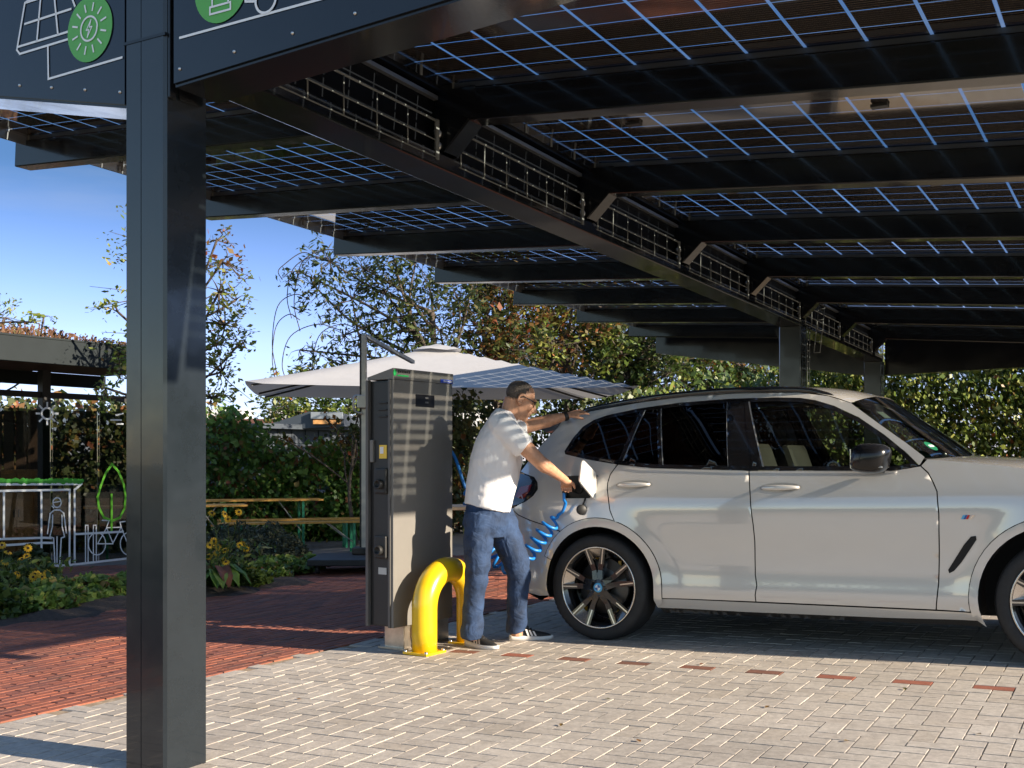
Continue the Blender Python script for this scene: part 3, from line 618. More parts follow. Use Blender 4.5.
bars('bright_strip',((.150,1.232),(.232,1.583)),M['rail'],.009,.008); bars('bright_strip',((s1b+.024,bot_h(s1b)),(s1t+.024,top_h(s1t))),M['rail'],.007,.008); bars('bright_strip',((sfb-.004,bot_h(sfb)),(sft-.004,top_h(sft))),M['rail'],.010,.008); bars('bright_strip',((sbb,bot_h(sbb)),(sbt,top_h(sbt))),M['rail'],.004,.006)
both('belt_trim', M['black_gloss'], [(2.08,1.150),(1.96,1.128),(1.5,1.137),(.99,1.150),(.383,1.176),(.115,1.205),(.115,1.222),(.383,1.194),(.99,1.168),(1.5,1.155),(1.96,1.147)], lift=.008)
# cross-car surfaces
def loft(q, rows, bow, bulge, nv=22, mi=0):
    """rows: (s,h,w) along the near edge; bow pushes the middle in s, bulge in h"""
    vs=[]; rows=list(rows)
    for i,(s,h,w) in enumerate(rows):
        b_=bow[i] if hasattr(bow,'__len__') else bow; u_=bulge[i] if hasattr(bulge,'__len__') else bulge
        for j in range(nv+1):
            v=j/nv; k=1-abs(2*v-1)**2.4; vs.append(cpt(s+b_*k,h+u_*k,lerp(w,WT-w,v)))
    n=nv+1
    return q.add(vs,[(i*n+j,i*n+j+1,(i+1)*n+j+1,(i+1)*n+j) for i in range(len(rows)-1) for j in range(nv)],mi,True)
def dens(pts,n=6): return [(p.x,p.y) for p in crom([(a,b_,0) for a,b_ in pts],n)]
rows=[(s,h,wf(s,h)) for s,h in dens(ROOFE)]; nR=len(rows)
q=MB(); loft(q,rows,[lerp(-.10,.06,i/(nR-1))*0+ (-.10 if i==0 else 0)*(1) + (.075*max(0,(i/(nR-1)-.75)/.25)) - .10*max(0,1-i/6)*(i>0) for i in range(nR)],[lerp(.05,.06,i/(nR-1)) for i in range(nR)]); q.build('roof',M['paint'],CAR)
rows=[(s,h,wf(s,h)+.012) for s,h in dens(APIL)]; nR=len(rows)
q=MB(); loft(q,rows,[lerp(.075,.16,i/(nR-1)) for i in range(nR)],[lerp(.055,.0,i/(nR-1)) for i in range(nR)]); q.build('windscreen',M['glass_clear'],CAR)
q=MB(); 
for nv in (0,): loft(q,[(2.10,1.20,wf(2.1,1.2)+.03),(2.17,1.172,wf(2.15,1.17)+.05)],.16,.0); q.build('cowl',M['black_plastic'],CAR)
hd=dens([(2.14,1.188),(2.4,1.160),(2.67,1.122),(3.1,1.043),(3.36,.965)]); rows=[(s,h,wf(s,h)+.004) for s,h in hd]; nR=len(rows)
q=MB(); loft(q,rows,[lerp(.16,.20,i/(nR-1)) for i in range(nR)],[lerp(.022,.05,i/(nR-1)) for i in range(nR)]); q.build('bonnet',M['paint'],CAR)
ns=dens([(3.37,.955),(3.44,.87),(3.46,.74),(3.45,.60),(3.42,.45),(3.38,.28)]); q=MB(); loft(q,[(s,h,wf(s,h)+.002) for s,h in ns],.22,.0); q.build('front_bumper',M['paint'],CAR)
for v0 in (-.21,.21): q=MB(); q.prism([(-.19,0),(.19,0),(.15,.27),(-.15,.27)],cpt(3.665,.60,WT*.5+v0),CWd,CH,CE,.03); q.build('grille',M['black_gloss'],CAR)
for sg,w in ((1,.20),(-1,WT-.20)):
    q=MB(); q.prism([(-.17*sg,0),(.17*sg,.0),(.16*sg,.13),(-.16*sg,.10)],cpt(3.53,.79,w),(CWd-CE*.45*sg).normalized(),CH,CE,.05); q.build('headlight',M['lamp_clear'],CAR)
tg=dens([(-.445,1.54),(-.478,1.478),(-.585,1.335),(-.675,1.205)]); q=MB(); loft(q,[(s,h,wf(s,h)+.03) for s,h in tg],-.11,.0); q.build('rear_screen',M['glass_dark'],CAR)
tg=dens([(-.445,1.54),(-.478,1.478),(-.585,1.335),(-.675,1.205)])
for far in (False,True):
    q=MB(); vs=[]
    for s,h in tg:
        for w_,ds in ((wf(s,h)-.0,0),(wf(s,h)+.05,-.012)): vs.append(cpt(s+ds,h,WT-w_ if far else w_))
    q.add(vs,[(2*i,2*i+1,2*i+3,2*i+2) for i in range(len(tg)-1)],0,True); q.build('rear_pillar',M['paint'],CAR)
tg=dens([(-.675,1.205),(-.705,1.16),(-.715,1.05),(-.725,.92)]); q=MB(); loft(q,[(s,h,wf(s,h)) for s,h in tg],-.14,0.); tgo=q.build('tailgate',M['paint'],CAR)
tg=dens([(-.725,.92),(-.735,.80),(-.735,.65),(-.728,.50)]); q=MB(); loft(q,[(s,h,wf(s,h)) for s,h in tg],-.15,0.); q.build('rear_bumper',M['paint'],CAR)
tg=dens([(-.728,.50),(-.69,.36),(-.607,.30),(-.50,.25)]); q=MB(); loft(q,[(s,h,wf(s,h)+.002) for s,h in tg],-.14,0.); q.build('diffuser',M['black_plastic'],CAR)
for v in (.12,.88): q=MB(); q.prism([(-.16,0),(.16,0),(.16,.12),(-.16,.12)],cpt(-.80,.985,WT*v+(.10 if v<.5 else -.10)),(CWd+CE*(.25 if v>.5 else -.25)).normalized(),CH,CE,-.02); q.build('lens',M['lamp_red'],tgo)
sw=lambda s,h: wf(s,h)
q=MB(); pr=[(-.43,1.565),(-.60,1.545),(-.635,1.525),(-.625,1.500),(-.56,1.455),(-.47,1.475)]
q.prism(pr,cpt(0,0,.300),CE,CH,CWd,WT-.60); q.build('roof_spoiler',mat('spoiler_sky_blue',(.03,.045,.08),.15,coat=.8),CAR)  # black gloss spoiler; the sky's reflection is put into its blue base colour
# roof rails
rl=crom([(-.30,1.606,0),(-.225,1.632,0),(.166,1.676,0),(.538,1.697,0),(.875,1.701,0),(1.302,1.680,0),(1.47,1.640,0),(1.52,1.615,0)],6)
for far in (False,True):
    q=MB(); q.tube([cpt(p.x,p.y-.012,(WT-(wf(p.x,1.62)+.03)) if far else wf(p.x,1.62)+.03) for p in rl],.019,8,flat=.7); q.build('roof_rail',M['black_gloss'],CAR)
# underbody, arch liners, cabin
q=MB(); mid=cpt(1.35,.55,WT/2); q.box(mid,(3.9,1.15,.62),(CE,CWd,CH)); q.box(cpt(1.40,.37,WT/2),(1.80,1.60,.30),(CE,CWd,CH)); q.box(cpt(-.52,.62,WT/2),(.22,1.5,.55),(CE,CWd,CH)); q.build('underbody',M['under'],CAR)
for c,r_ in ((FC,FRr+.01),(GC,GRr+.01)):
    for far in (False,True):
        q=MB(); vs=[]; n=28
        for i in range(n+1):
            a=R(lerp(-14,194,i/n))
            for w in (.055,.36): vs.append(cpt(c[0]+r_*math.cos(a),c[1]+r_*math.sin(a),WT-w if far else w))
        q.add(vs,[(2*i,2*i+1,2*i+3,2*i+2) for i in range(n)],0,True); q.build('arch_liner',M['black_plastic'],CAR,recalc=False)
for w in (.115,WT-.115): q=MB(); q.box(cpt(1.25,.98,w),(1.9,.03,.30),(CE,CWd,CH)); q.build('door_card',M['cabin'],CAR)
q=MB(); q.box(cpt(-.1,1.07,WT/2),(.9,1.5,.05),(CE,CWd,CH)); q.build('boot_cover',M['cabin'],CAR)
q=MB(); loft(q,[(s,h-.045,wf(s,h)+.04) for s,h in dens(ROOFE)[4:-3]],0,.03); q.build('headliner',mat('headliner',(.10,.10,.10),.9),CAR)
q=MB(); q.box(cpt(2.02,1.06,WT/2),(.40,1.55,.16),(CE,CWd,CH),bev=.05); q.build('dashboard',M['cabin'],CAR)
for s0,nm in ((1.12,'front_seat'),(.10,'rear_seat')):
    for w in ((.52,WT-.52) if s0>.5 else (.5,WT/2,WT-.5)):
        q=MB(); a=(CE*math.sin(R(-18))+CH*math.cos(R(18))).normalized(); fwd=a.cross(CWd).normalized()
        q.box(cpt(s0+.28,.70,w),(.52,.50,.14),(CE,CWd,CH),bev=.05); q.box(cpt(s0,.72,w)+a*.30,(.13,.48,.66),(fwd,CWd,a),bev=.05); q.box(cpt(s0,.72,w)+a*.73,(.10,.26,.17),(fwd,CWd,a),bev=.04)
        for dw in (-.06,.06): q.tube([cpt(s0,.72,w+dw)+a*.60,cpt(s0,.72,w+dw)+a*.70],.008,6)
        q.build(nm,M['seat'] if s0>.5 else M['cabin'],CAR)
q=MB(); ax=(CE*.9+CH*(-.42)).normalized(); u=CWd; v=ax.cross(u); c0=cpt(1.72,1.10,.50)
q.tube([c0+(u*math.cos(a)+v*math.sin(a))*.18 for a in np.linspace(0,2*math.pi,25)],.014,6,cap=False); q.bar(c0-u*.18,c0+u*.18,.03,.03); q.build('steering_wheel',M['cabin'],CAR)
# mirrors
for far in (False,True):
    sgn=1 if far else -1; w0=(WT-.06) if far else .06
    q=MB(); c=cpt(1.845,1.203,w0+sgn*.16)
    bm=bmesh.new(); bmesh.ops.create_cube(bm,size=1); bmesh.ops.subdivide_edges(bm,edges=bm.edges[:],cuts=4,use_grid_fill=True)
    for vv in bm.verts:
        p=vv.co*2; n_=p.normalized(); e_=(abs(p.x)**3.2+abs(p.y)**3.2+abs(p.z)**3.2)**(1/3.2); vv.co=p/e_
    bm.verts.index_update()
    q.add([c+CE*(v.co.x*.110+.02*v.co.z+.01)+CWd*v.co.y*.125+CH*(v.co.z*.088-.010*v.co.x) for v in bm.verts],[[v.index for v in f.verts] for f in bm.faces],0,True); bm.free()
    q.bar(cpt(1.88,1.125,w0+sgn*.01),cpt(1.84,1.150,w0+sgn*.16),.06,.03,bev=.01)
    o=q.build('door_mirror',mat('mirror_shell_black',(.008,.008,.009),.22,coat=.2,spec=.35),CAR)
    q=MB(); q.bar(c+CE*.045-CH*.052-CWd*.10,c+CE*.045-CH*.052+CWd*.10,.10,.010,bev=.004); q.build('mirror_trim',M['rail'],o)
    q=MB(); q.box(c-CE*.084,(.006,.19,.115),(CE,CWd,CH),bev=.002); q.build('mirror_glass',M['chrome'],o)
# handles
for (sa,sb,hh),doors in (((.140,.372,1.066),RD),((1.148,1.385,1.034),FD)):
    for far,dr in zip((False,True),doors):
        sg=1 if far else -1; q=MB(); n=12; pts=[]
        for i in range(n+1):
            t=i/n; s=lerp(sa,sb,t); off=.026*math.sin(math.pi*min(1,max(0,t)))**.45; w=wf(s,hh)-off*1.0-.002; pts.append(cpt(s,hh,(WT-w) if far else w))
        q.tube(pts,[(.017*math.sin(math.pi*(.08+.84*i/n))**.5,.009) for i in range(n+1)],10,up=CH); q.build('door_handle',M['paint'],dr)
        cup=[( (sa+sb)/2+.135*math.cos(a),hh+.031*math.sin(a)) for a in np.linspace(0,2*math.pi,28)[:-1]]
        skinpatch(cup,far=far,lift=.0015,step=.02).build('handle_recess_shade',mat('handle_shade_paint',(.40,.385,.36),.3,metal=.2,coat=.8),dr)  # flat patch; the handle hollow's shade is painted as darker body colour
# side vent, badge, sticker, exhaust details
for far in (False,True):
    skinpatch(inset([(2.412,.742),(2.385,.738),(2.345,.69),(2.252,.540),(2.258,.520),(2.285,.535),(2.330,.59),(2.415,.72)],0),far=far,lift=.004,step=.02).build('air_breather',M['under'],CAR)
    for i,mm in enumerate((M['blue_light'],M['blue_dark'],M['red'])):
        s0=2.335+i*.013; skinpatch([(s0,.838),(s0+.012,.838),(s0+.024,.862),(s0+.012,.862)],far=far,lift=.004,step=.02).build('badge_stripe',mm,CAR)
    skinpatch([(2.376,.838),(2.392,.838),(2.412,.862),(2.396,.862)],far=far,lift=.004,step=.02).build('badge_letter',M['chrome'],CAR)
def wsp(i,v):                                          # point on the windscreen: i 0 top..1 base, v 0..1 across
    s,h=dens(APIL)[int(i*(len(dens(APIL))-1))]; w=wf(s,h)+.012; k=1-abs(2*v-1)**2.4
    return cpt(s+lerp(.075,.16,i)*k,h+lerp(.055,0,i)*k,lerp(w,WT-w,v))
c=wsp(.93,.06)+CH*.03+CE*.004; e1=(wsp(.93,.12)-wsp(.93,.03)).normalized(); e2=(wsp(.7,.06)-wsp(.98,.06)).normalized(); nn=e1.cross(e2); nn=nn if nn.dot(CE)>0 else -nn
q=MB(); q.add([c+nn*.006+e1*.045*math.cos(a)+e2*.045*math.sin(a) for a in np.linspace(0,2*math.pi,25)[:-1]],[tuple(range(24))]); q.build('windscreen_sticker',M['sticker_green'],CAR,recalc=False)
q=MB(); q.box(c+nn*.008,(.05,.018,.002),(e1,e2,nn)); q.build('sticker_plate_text',M['white_line'],CAR)
c=wsp(.25,.13); q=MB(); q.box(c-nn*.012,(.07,.07,.004),(e1,e2,nn)); q.build('toll_sticker',mat('pale_sticker',(.35,.42,.38),.6),CAR)
c=wsp(.1,.5); q=MB(); q.box(c-CE*.10-CH*.05,(.04,.24,.07),(CE,CWd,CH),bev=.015); q.build('rear_view_mirror',M['black_plastic'],CAR)
# fuel flap with charge socket
q=MB(); q.box(cpt(-.15,1.055,.105),(.24,.09,.16),(CE,CWd,CH)); q.build('charge_recess',M['black_plastic'],CAR)
so_=q
q=MB(); c=cpt(-.175,1.04,wf(-.175,1.04)+.045); q.lathe([(0,.0),(.034,.0),(.034,.035),(.028,.035),(.028,.01),(0,.01)],c,-CWd,20); q.build('charge_socket',M['black_plastic'],CAR)
hing=cpt(-.035,1.06,wf(-.035,1.06)-.004); eo=(-CWd*.985-CE*.17).normalized(); fn_=eo.cross(CH).normalized()
if fn_.dot(CE)<0: fn_=-fn_
fl=[(.0,.085),(.012,.10),(.13,.175),(.15,.178),(.162,.165),(.185,.055),(.182,.035),(.17,.02),(.035,-.085),(.018,-.085),(.005,-.07),(.0,-.02)]
q=MB(); q.prism(fl,hing,eo,CH,fn_,.012,mat if False else 0); flap=q.build('charge_flap',M['paint'],CAR)
q=MB(); q.box(hing-fn_*.01+CH*.0,(.03,.02,.05),(eo,fn_,CH),bev=.004); q.build('flap_hinge',M['black_plastic'],flap)
q=MB(); c=cpt(-.115,.900,-.018); pts=[cpt(-.10,.985,.02),cpt(-.098,.955,-.01),cpt(-.112,.925,-.012)]; q.tube(pts,.006,6); q.lathe([(0,-.018),(.030,-.018),(.036,-.010),(.036,.012),(.030,.018),(0,.018)],c,CWd*.75-CE*.6,20); q.build('socket_cap',M['black_plastic'],CAR)
c=cpt(-.262,1.095,wf(-.262,1.095)-.012); q=MB(); q.ball(c,(.018,.02,.03),10,8,ax=(CE,CWd,CH)); q.build('flap_latch',M['chrome'],CAR)
# wheels
def wheel(s0,near,steer=0):
    sg=-1 if near else 1; wout=.030 if near else WT-.030; c=cpt(s0,.362,wout); ex=CWd*sg
    root=bpy.data.objects.new('wheel',None); COL.objects.link(root); root.parent=CAR; root['_o']=CAR['_o']
    def L(r,a,z): a=R(a); return c+CE*(r*math.cos(a))+CH*(r*math.sin(a))+ex*z
    q=MB(); q.lathe([(.278,-.20),(.285,-.235),(.33,-.245),(.355,-.235),(.366,-.205),(.369,-.12),(.366,-.035),(.357,-.008),(.335,.004),(.30,.006),(.282,-.004),(.276,-.012)],c,ex,72)
    for k in range(60):                                # shoulder tread blocks
        a=k*6; q.add([L(.3665,a,-.03),L(.3665,a+3.6,-.034),L(.359,a+3.6,-.006),L(.359,a,-.004)],[(0,1,2,3)])
    ty=q.build('tyre',M['tyre'],root)
    q=MB(); q.lathe([(.276,-.006),(.281,-.004),(.283,-.012),(.276,-.02),(.256,-.03),(.245,-.06),(.24,-.12),(.235,-.20),(.27,-.22)],c,ex,64,0)
    q.lathe([(.0,-.20),(.235,-.20)],c,ex,32,0)
    rim=q.build('rim',M['rim_black'],root)
    q=MB(); q.lathe([(.281,-.003),(.283,.0015),(.279,.004),(.2715,.003),(.270,-.004)],c,ex,72)
    for k in range(5):
        th=90+72*k+4
        for sgn in (-1,1):
            a0=th+13.5*sgn; a1=th+12.5*sgn; dw=.85*sgn
            q.add([L(.271,a0-dw,.0025),L(.271,a0+dw*1.4,.0025),L(.165,a1+dw*2.6,-.009),L(.165,a1-dw*.6,-.009)],[(0,1,2,3)])
    q.build('polished_face',M['alloy'],rim)
    for k in range(5):
        q=MB(); th=90+72*k+4
        n=8; o_=[L(.268,lerp(th-12.4,th+12.4,i/n),-.002) for i in range(n+1)]; i_=[L(.205,lerp(th-10,th+10,i/n),-.045) for i in range(n+1)]
        q.add(o_+i_,[(i,i+1,n+2+i,n+1+i) for i in range(n)]); q.build('aero_insert',M['alloy'],rim)
    q=MB()
    for k in range(5):
        th=90+72*k+4
        for sgn in (-1,1):
            P=[(.055,th+20*sgn),(.12,th+11*sgn),(.165,th+12*sgn),(.272,th+14*sgn)]; wd=[.040,.034,.038,.034]; zz=[-.004,-.012,-.011,.0005]
            rows=[]
            for (r,a),w_,z in zip(P,wd,zz):
                t=V(0,0,0); cen=L(r,a,z); rad=(L(r+.01,a,z)-cen).normalized(); tan=rad.cross(ex)
                rows.append([cen-tan*w_/2,cen+tan*w_/2,cen+tan*w_*.4-ex*.035,cen-tan*w_*.4-ex*.035])
            vs=[v for r_ in rows for v in r_]; q.add(vs,[(i*4+j,i*4+(j+1)%4,(i+1)*4+(j+1)%4,(i+1)*4+j) for i in range(3) for j in range(4)])
        q.add([L(.05,th-36,-.004),L(.05,th+36,-.004),L(.105,th+12,-.012),L(.105,th-12,-.012)],[(0,1,2,3)])
    q.lathe([(.0,-.003),(.055,-.003),(.068,-.012),(.068,-.05)],c,ex,30)
    for k in range(5): a=90+72*k+40; q.lathe([(.0,.0),(.010,.0),(.011,-.02)],L(.058,a,-.002),ex,8)
    q.build('spokes',M['rim_black'],rim)
    q=MB(); q.lathe([(.06,-.10),(.185,-.10),(.188,-.105),(.188,-.125),(.06,-.125)],c,ex,40); q.build('brake_disc',M['disc'],root)
    q=MB(); n=8; o_=[L(.205,lerp(20,75,i/n),-.075) for i in range(n+1)]; i_=[L(.135,lerp(20,75,i/n),-.075) for i in range(n+1)]
    q.add(o_+i_,[(i,i+1,n+2+i,n+1+i) for i in range(n)])
    q.build('caliper',M['charger_dark'],root)
    for a in (302,225,158,48,100): q=MB(); q.bar(L(.196,a,-.09),L(.222,a+6,-.09),.014,.02); q.build('balance_mark',M['caliper'],rim)
    q=MB(); q.lathe([(0,.004),(.021,.004),(.0215,.003)],c,ex,28,0); q.lathe([(.021,.004),(.031,.003),(.033,-.002)],c,ex,28,1)
    cap=q.build('hub_cap',[M['white_line'],M['blue_light']],root)
    q=MB()
    for k in (0,2): q.add([c+ex*.0048]+[L(.020,90*k+i*9,.0048) for i in range(11)],[tuple(range(12))])
    q.build('cap_emblem',M['blue_dark'],cap,recalc=False)
wheel(-.028,True); wheel(-.028,False); wheel(2.862,True); wheel(2.862,False)
# ------------------------------------------------------------------ person plugging in the car
pf = on_ground(487,646)
MAN = thing('person', pf, 'man in white t-shirt and blue jeans plugging the blue cable into the car', 'person')
def remesh(o, vox, smooth=3, disp=0., dscale=.2, fac=.5, seed=0):
    m = o.modifiers.new('remesh','REMESH'); m.mode='VOXEL'; m.voxel_size=vox; m.use_smooth_shade=True
    s = o.modifiers.new('smooth','SMOOTH'); s.factor=fac; s.iterations=smooth
    if disp:
        for k,(sc,st) in enumerate(((dscale,disp),(dscale*.4,disp*.45))):
            t = bpy.data.textures.new('folds','CLOUDS'); t.noise_scale=sc; t.noise_depth=2
            d = o.modifiers.new('folds','DISPLACE'); d.texture=t; d.strength=st; d.mid_level=.5; d.texture_coords='LOCAL'
YM = 7.55; px1 = YM/F
hf = V(.97,.22,0).normalized(); pit = R(27); fdir = hf*math.cos(pit)-UP*math.sin(pit); udir = UP*math.cos(pit)+hf*math.sin(pit); sdir = fdir.cross(udir)   # sdir: his right (towards camera)
hc = at(520.5,400,7.56)
def hp(f,u,s): return hc+fdir*f+udir*u+sdir*s
b = MB()
b.ball(hp(-.015,.035,0),(.098,.076,.088),18,12,ax=(fdir,sdir,udir)); b.ball(hp(.03,-.01,0),(.068,.064,.090),16,12,ax=(fdir,sdir,udir))
b.tube([hp(.005,-.045,0),hp(.05,-.083,0),hp(.078,-.098,0)],[.062,.050,.030],12); b.ball(hp(.082,-.098,0),.024,10,8)
b.tube([hp(.088,.028,0),hp(.104,.0,0),hp(.127,-.026,0),hp(.108,-.040,0)],[.010,.013,.017,.010],10)
for s in (-1,1):
    b.ball(hp(.103,-.032,s*.013),(.012,.010,.010),8,6,ax=(fdir,sdir,udir)); b.ball(hp(.082,.036,s*.030),(.018,.030,.011),10,6,ax=(fdir,sdir,udir))
    b.ball(hp(.068,-.02,s*.042),(.024,.022,.026),10,6,ax=(fdir,sdir,udir)); b.ball(hp(.080,.012,s*.032),.0135,8,6)
    b.tube([hp(-.012+.021*math.cos(a),-.002+.033*math.sin(a),s*(.082+.006*math.cos(a+2.6))) for a in np.linspace(.3,5.6,14)],.0085,7); b.ball(hp(-.012,-.006,s*.074),(.018,.010,.026),10,8,ax=(fdir,sdir,udir)); b.ball(hp(-.004,-.036,s*.077),(.010,.009,.012),8,6,ax=(fdir,sdir,udir))
b.tube([hp(.095,-.055,-.022),hp(.103,-.054,0),hp(.095,-.055,.022)],.0085,8); b.tube([hp(.093,-.067,-.020),hp(.101,-.068,0),hp(.093,-.067,.020)],.0095,8)
nb = at(505,424,7.56)
b.tube([hp(-.045,-.015,0),(hp(-.035,-.07,0)+nb)/2+V(.01,0,.012),nb],[.064,.063,.074],14)
# torso, hips and legs inside the clothes
b.tube([at(487,515,7.55),at(493,470,7.55),at(501,440,7.55),at(505,420,7.55)],[(.12,.15),(.115,.15),(.125,.17),(.07,.11)],16,up=V(1,0,0))
b.tube([at(484,515,7.47),at(478,572,7.45),at(472,628,7.48),at(471,640,7.48)],[.08,.055,.04,.04],10); b.tube([at(494,515,7.63),at(518,568,7.62),at(517,626,7.72),at(517,636,7.72)],[.08,.055,.04,.04],10)
# arms
SN=at(503,427,7.38); EN=at(540,462,7.36); WN=at(566,481,7.60); SF=at(509,431,7.77); EF=at(540,423,7.93); WF=at(568,415.5,7.985)
b.tube(crom([SN,lerp(SN,EN,.5)+V(.0,-.005,.005),EN,lerp(EN,WN,.35)+V(0,-.005,.0),WN],4),list(np.interp(np.linspace(0,1,17),[0,.25,.5,.62,.85,1],[.062,.056,.047,.050,.035,.028])),12)
b.tube(crom([SF,EF,lerp(EF,WF,.4),WF],5),list(np.interp(np.linspace(0,1,16),[0,.33,.6,1],[.058,.046,.047,.028])),12)
def hand(q, wrist, d, nrm, thumb_side, curls, spread=.06, sc=1.0):
    """palm and five unequal fingers; d along the hand, nrm out of the back of the hand"""
    d=d.normalized(); nrm=(nrm-d*nrm.dot(d)).normalized(); sd=d.cross(nrm)*thumb_side
    q.tube([wrist,wrist+d*.03*sc,wrist+d*.06*sc,wrist+d*.092*sc],[(.018,.027),(.019,.036),(.018,.041),(.014,.040)],12,up=nrm)
    for i,(o,L) in enumerate(((.031,.072),(.0105,.080),(-.0105,.075),(-.030,.060))):
        p=wrist+d*.088*sc+sd*o; dd=(d+sd*spread*(o/.03)).normalized(); pts=[p-d*.02,p]; a=0
        for sl,c in zip((.42,.32,.26),curls[i]):
            a+=R(c); v=(dd*math.cos(a)-nrm*math.sin(a)); pts.append(pts[-1]+v*L*sl*sc)
        q.tube(pts,[.0095,.0098,.009,.0083,.0068],8)
    p=wrist+d*.022*sc+sd*.026; t1=(d*.72+sd*.62-nrm*.25).normalized(); t2=(d*.9+sd*.25-nrm*.45).normalized()
    q.tube([p-sd*.012,p,p+t1*.038*sc,p+t1*.038*sc+t2*.032*sc,p+t1*.038*sc+t2*.055*sc],[.014,.0145,.0115,.0105,.008],8)
plug = cpt(-.215,1.045,-.050)
dn=(plug-WN).normalized()
hand(b, WN, dn, (UP*.75-CWd*.55+V(.2,0,0)), 1, [(35,55,35),(42,60,40),(48,62,40),(52,62,40)], .03, .88)
tip = at(591,408.5,8.03); df=(tip-WF).normalized()
hand(b, WF, df, UP*.8-CWd*.55, 1, [(8,14,10),(10,16,10),(12,18,12),(16,20,14)], .16, .95)
body = b.build('body', M['skin'], MAN); remesh(body,.0052,2,fac=.4)
# hair, glasses, watch
b = MB(); vs=[]; nu,nv=40,28
for j in range(nv+1):
    th=math.pi*j/nv
    for i in range(nu):
        p=2*math.pi*i/nu; x=math.sin(th)*math.cos(p); y=math.sin(th)*math.sin(p); z=math.cos(th)
        rr=1+.018*math.sin(9*p+5*th)+.02*math.sin(17*p*1.0+3*j)
        vs.append(hp(-.017+.101*x*rr,.036+.087*z*rr,.079*y*rr))
def keep(v):
    r_=v-hc; f,u,s=r_.dot(fdir),r_.dot(udir),r_.dot(sdir)
    return (u > .085+.35*max(0,f) and f < .052) or (f < -.030 and u > -.050-.15*f) or (f < .012-.3*max(0,u-.04) and u > .020) or (u > .060 and f < .020)
fs=[(j*nu+i,(j+1)*nu+i,(j+1)*nu+(i+1)%nu,j*nu+(i+1)%nu) for j in range(nv) for i in range(nu)]
fs=[f for f in fs if all(keep(vs[k]) for k in f)]
b.add(vs,fs,0,True); o=b.build('hair', M['hair'], MAN); sd_=o.modifiers.new('thick','SOLIDIFY'); sd_.thickness=.012; sd_.offset=-1
b = MB()
for s in (-1,1):
    c=hp(.099,.012,s*.033); pts=[c+sdir*(.026*math.cos(a))+udir*(.018*math.sin(a))-fdir*(.012*abs(math.cos(a)) if s*math.cos(a)>0 else 0) for a in np.linspace(0,2*math.pi,17)]
    b.tube(pts,.0042,5,cap=False); b.tube([hp(.090,.020,s*.062),hp(.04,.019,s*.080),hp(-.005,.018,s*.086),hp(-.03,-.002,s*.087)],.0045,5)
b.tube([hp(.101,.016,-.008),hp(.104,.018,0),hp(.101,.016,.008)],.002,5)
gl=b.build('glasses', M['black_gloss'], MAN)
b=MB()
for s in (-1,1): c=hp(.098,.012,s*.033); b.add([c+sdir*(.025*math.cos(a))+udir*(.017*math.sin(a)) for a in np.linspace(0,2*math.pi,17)[:-1]],[tuple(range(16))])
b.build('lens', mat_glass('spectacle_lens',(.85,.9,.9)), gl, recalc=False)
b=MB(); c=WF-df*.02; b.tube([c-df*.014,c+df*.014],[.034,.034],16,flat=1.05); w_=b.build('watch_strap', M['black_plastic'], MAN)
b=MB(); b.box(c+(UP*.8-CWd*.6).normalized()*.034,(.034,.030,.010),(df,df.cross(UP).normalized(),(UP*.8-CWd*.6).normalized()),bev=.003); b.build('watch_face', M['screen'], w_)
# t-shirt
b=MB(); prof=[(463,511,508,.175,7.545),(465,514.5,494,.175,7.545),(467.5,518,478,.18,7.55),(470,521.5,462,.19,7.55),(474,524,446,.205,7.555),(480,523,433,.215,7.56),(486,520,424,.20,7.56),(491,517,417,.15,7.56),(496.5,514,410.5,.088,7.56)]
pts=[at((l+r)/2,y,Y) for l,r,y,ry,Y in prof]; rad=[((r-l)/2*px1,ry) for l,r,y,ry,Y in prof]
b.tube(pts,rad,28,up=V(1,0,0))
SLV=lerp(SN,EN,.60)
b.tube([at(500,424,7.44),SN+V(0,.01,.0),lerp(SN,EN,.3),SLV],[.090,.088,.083,.080],18); SLF=lerp(SF,EF,.42)
b.tube([at(506,430,7.70),SF,SLF],[.078,.072,.062],16)
sh=b.build('t_shirt', M['shirt'], MAN); remesh(sh,.0085,3,.020,.16)
tx=sh.modifiers
# jeans
b=MB()
b.tube([at(487.5,500,7.545),at(487,510,7.545),at(486,524,7.55),at(485.5,536,7.55)],[(.142,.15),(.146,.158),(.160,.182),(.13,.16)],22,up=V(1,0,0))
def trouser(P,T,Rr,seed):
    rs=random.Random(seed); n=60; pts=crom(P,15); N=len(pts); out=[]; rad=[]
    ph=[rs.uniform(0,6.28) for _ in range(6)]
    for i,p in enumerate(pts):
        t=i/(N-1); r=interp(t,T,Rr); k=math.exp(-((t-.52)/.10)**2)*.5+math.exp(-((t-1)/.16)**2)*1.0+math.exp(-((t-.05)/.15)**2)*.5+.15
        wv=math.sin(46*t+ph[0]+1.5*math.sin(9*t))*.6+math.sin(83*t+ph[1])*.4
        rad.append((r*(1+.055*k*wv),r*1.05*(1+.05*k*math.sin(52*t+ph[2])))); out.append(p+V(.006*k*math.sin(39*t+ph[3]),.006*k*math.sin(33*t+ph[4]),0))
    b.tube(out,rad,20)
trouser([at(481,516,7.475),at(478,545,7.455),at(477,572,7.445),at(474,600,7.46),at(471.5,637,7.48)],[0,.25,.5,.75,1],[.112,.100,.081,.072,.073],3)
trouser([at(497,514,7.63),at(508,542,7.62),at(518,568,7.62),at(517.5,598,7.67),at(516.5,631,7.72)],[0,.25,.5,.75,1],[.115,.103,.088,.072,.068],8)
jn=b.build('jeans', M['jeans'], MAN); remesh(jn,.007,2,.012,.16)
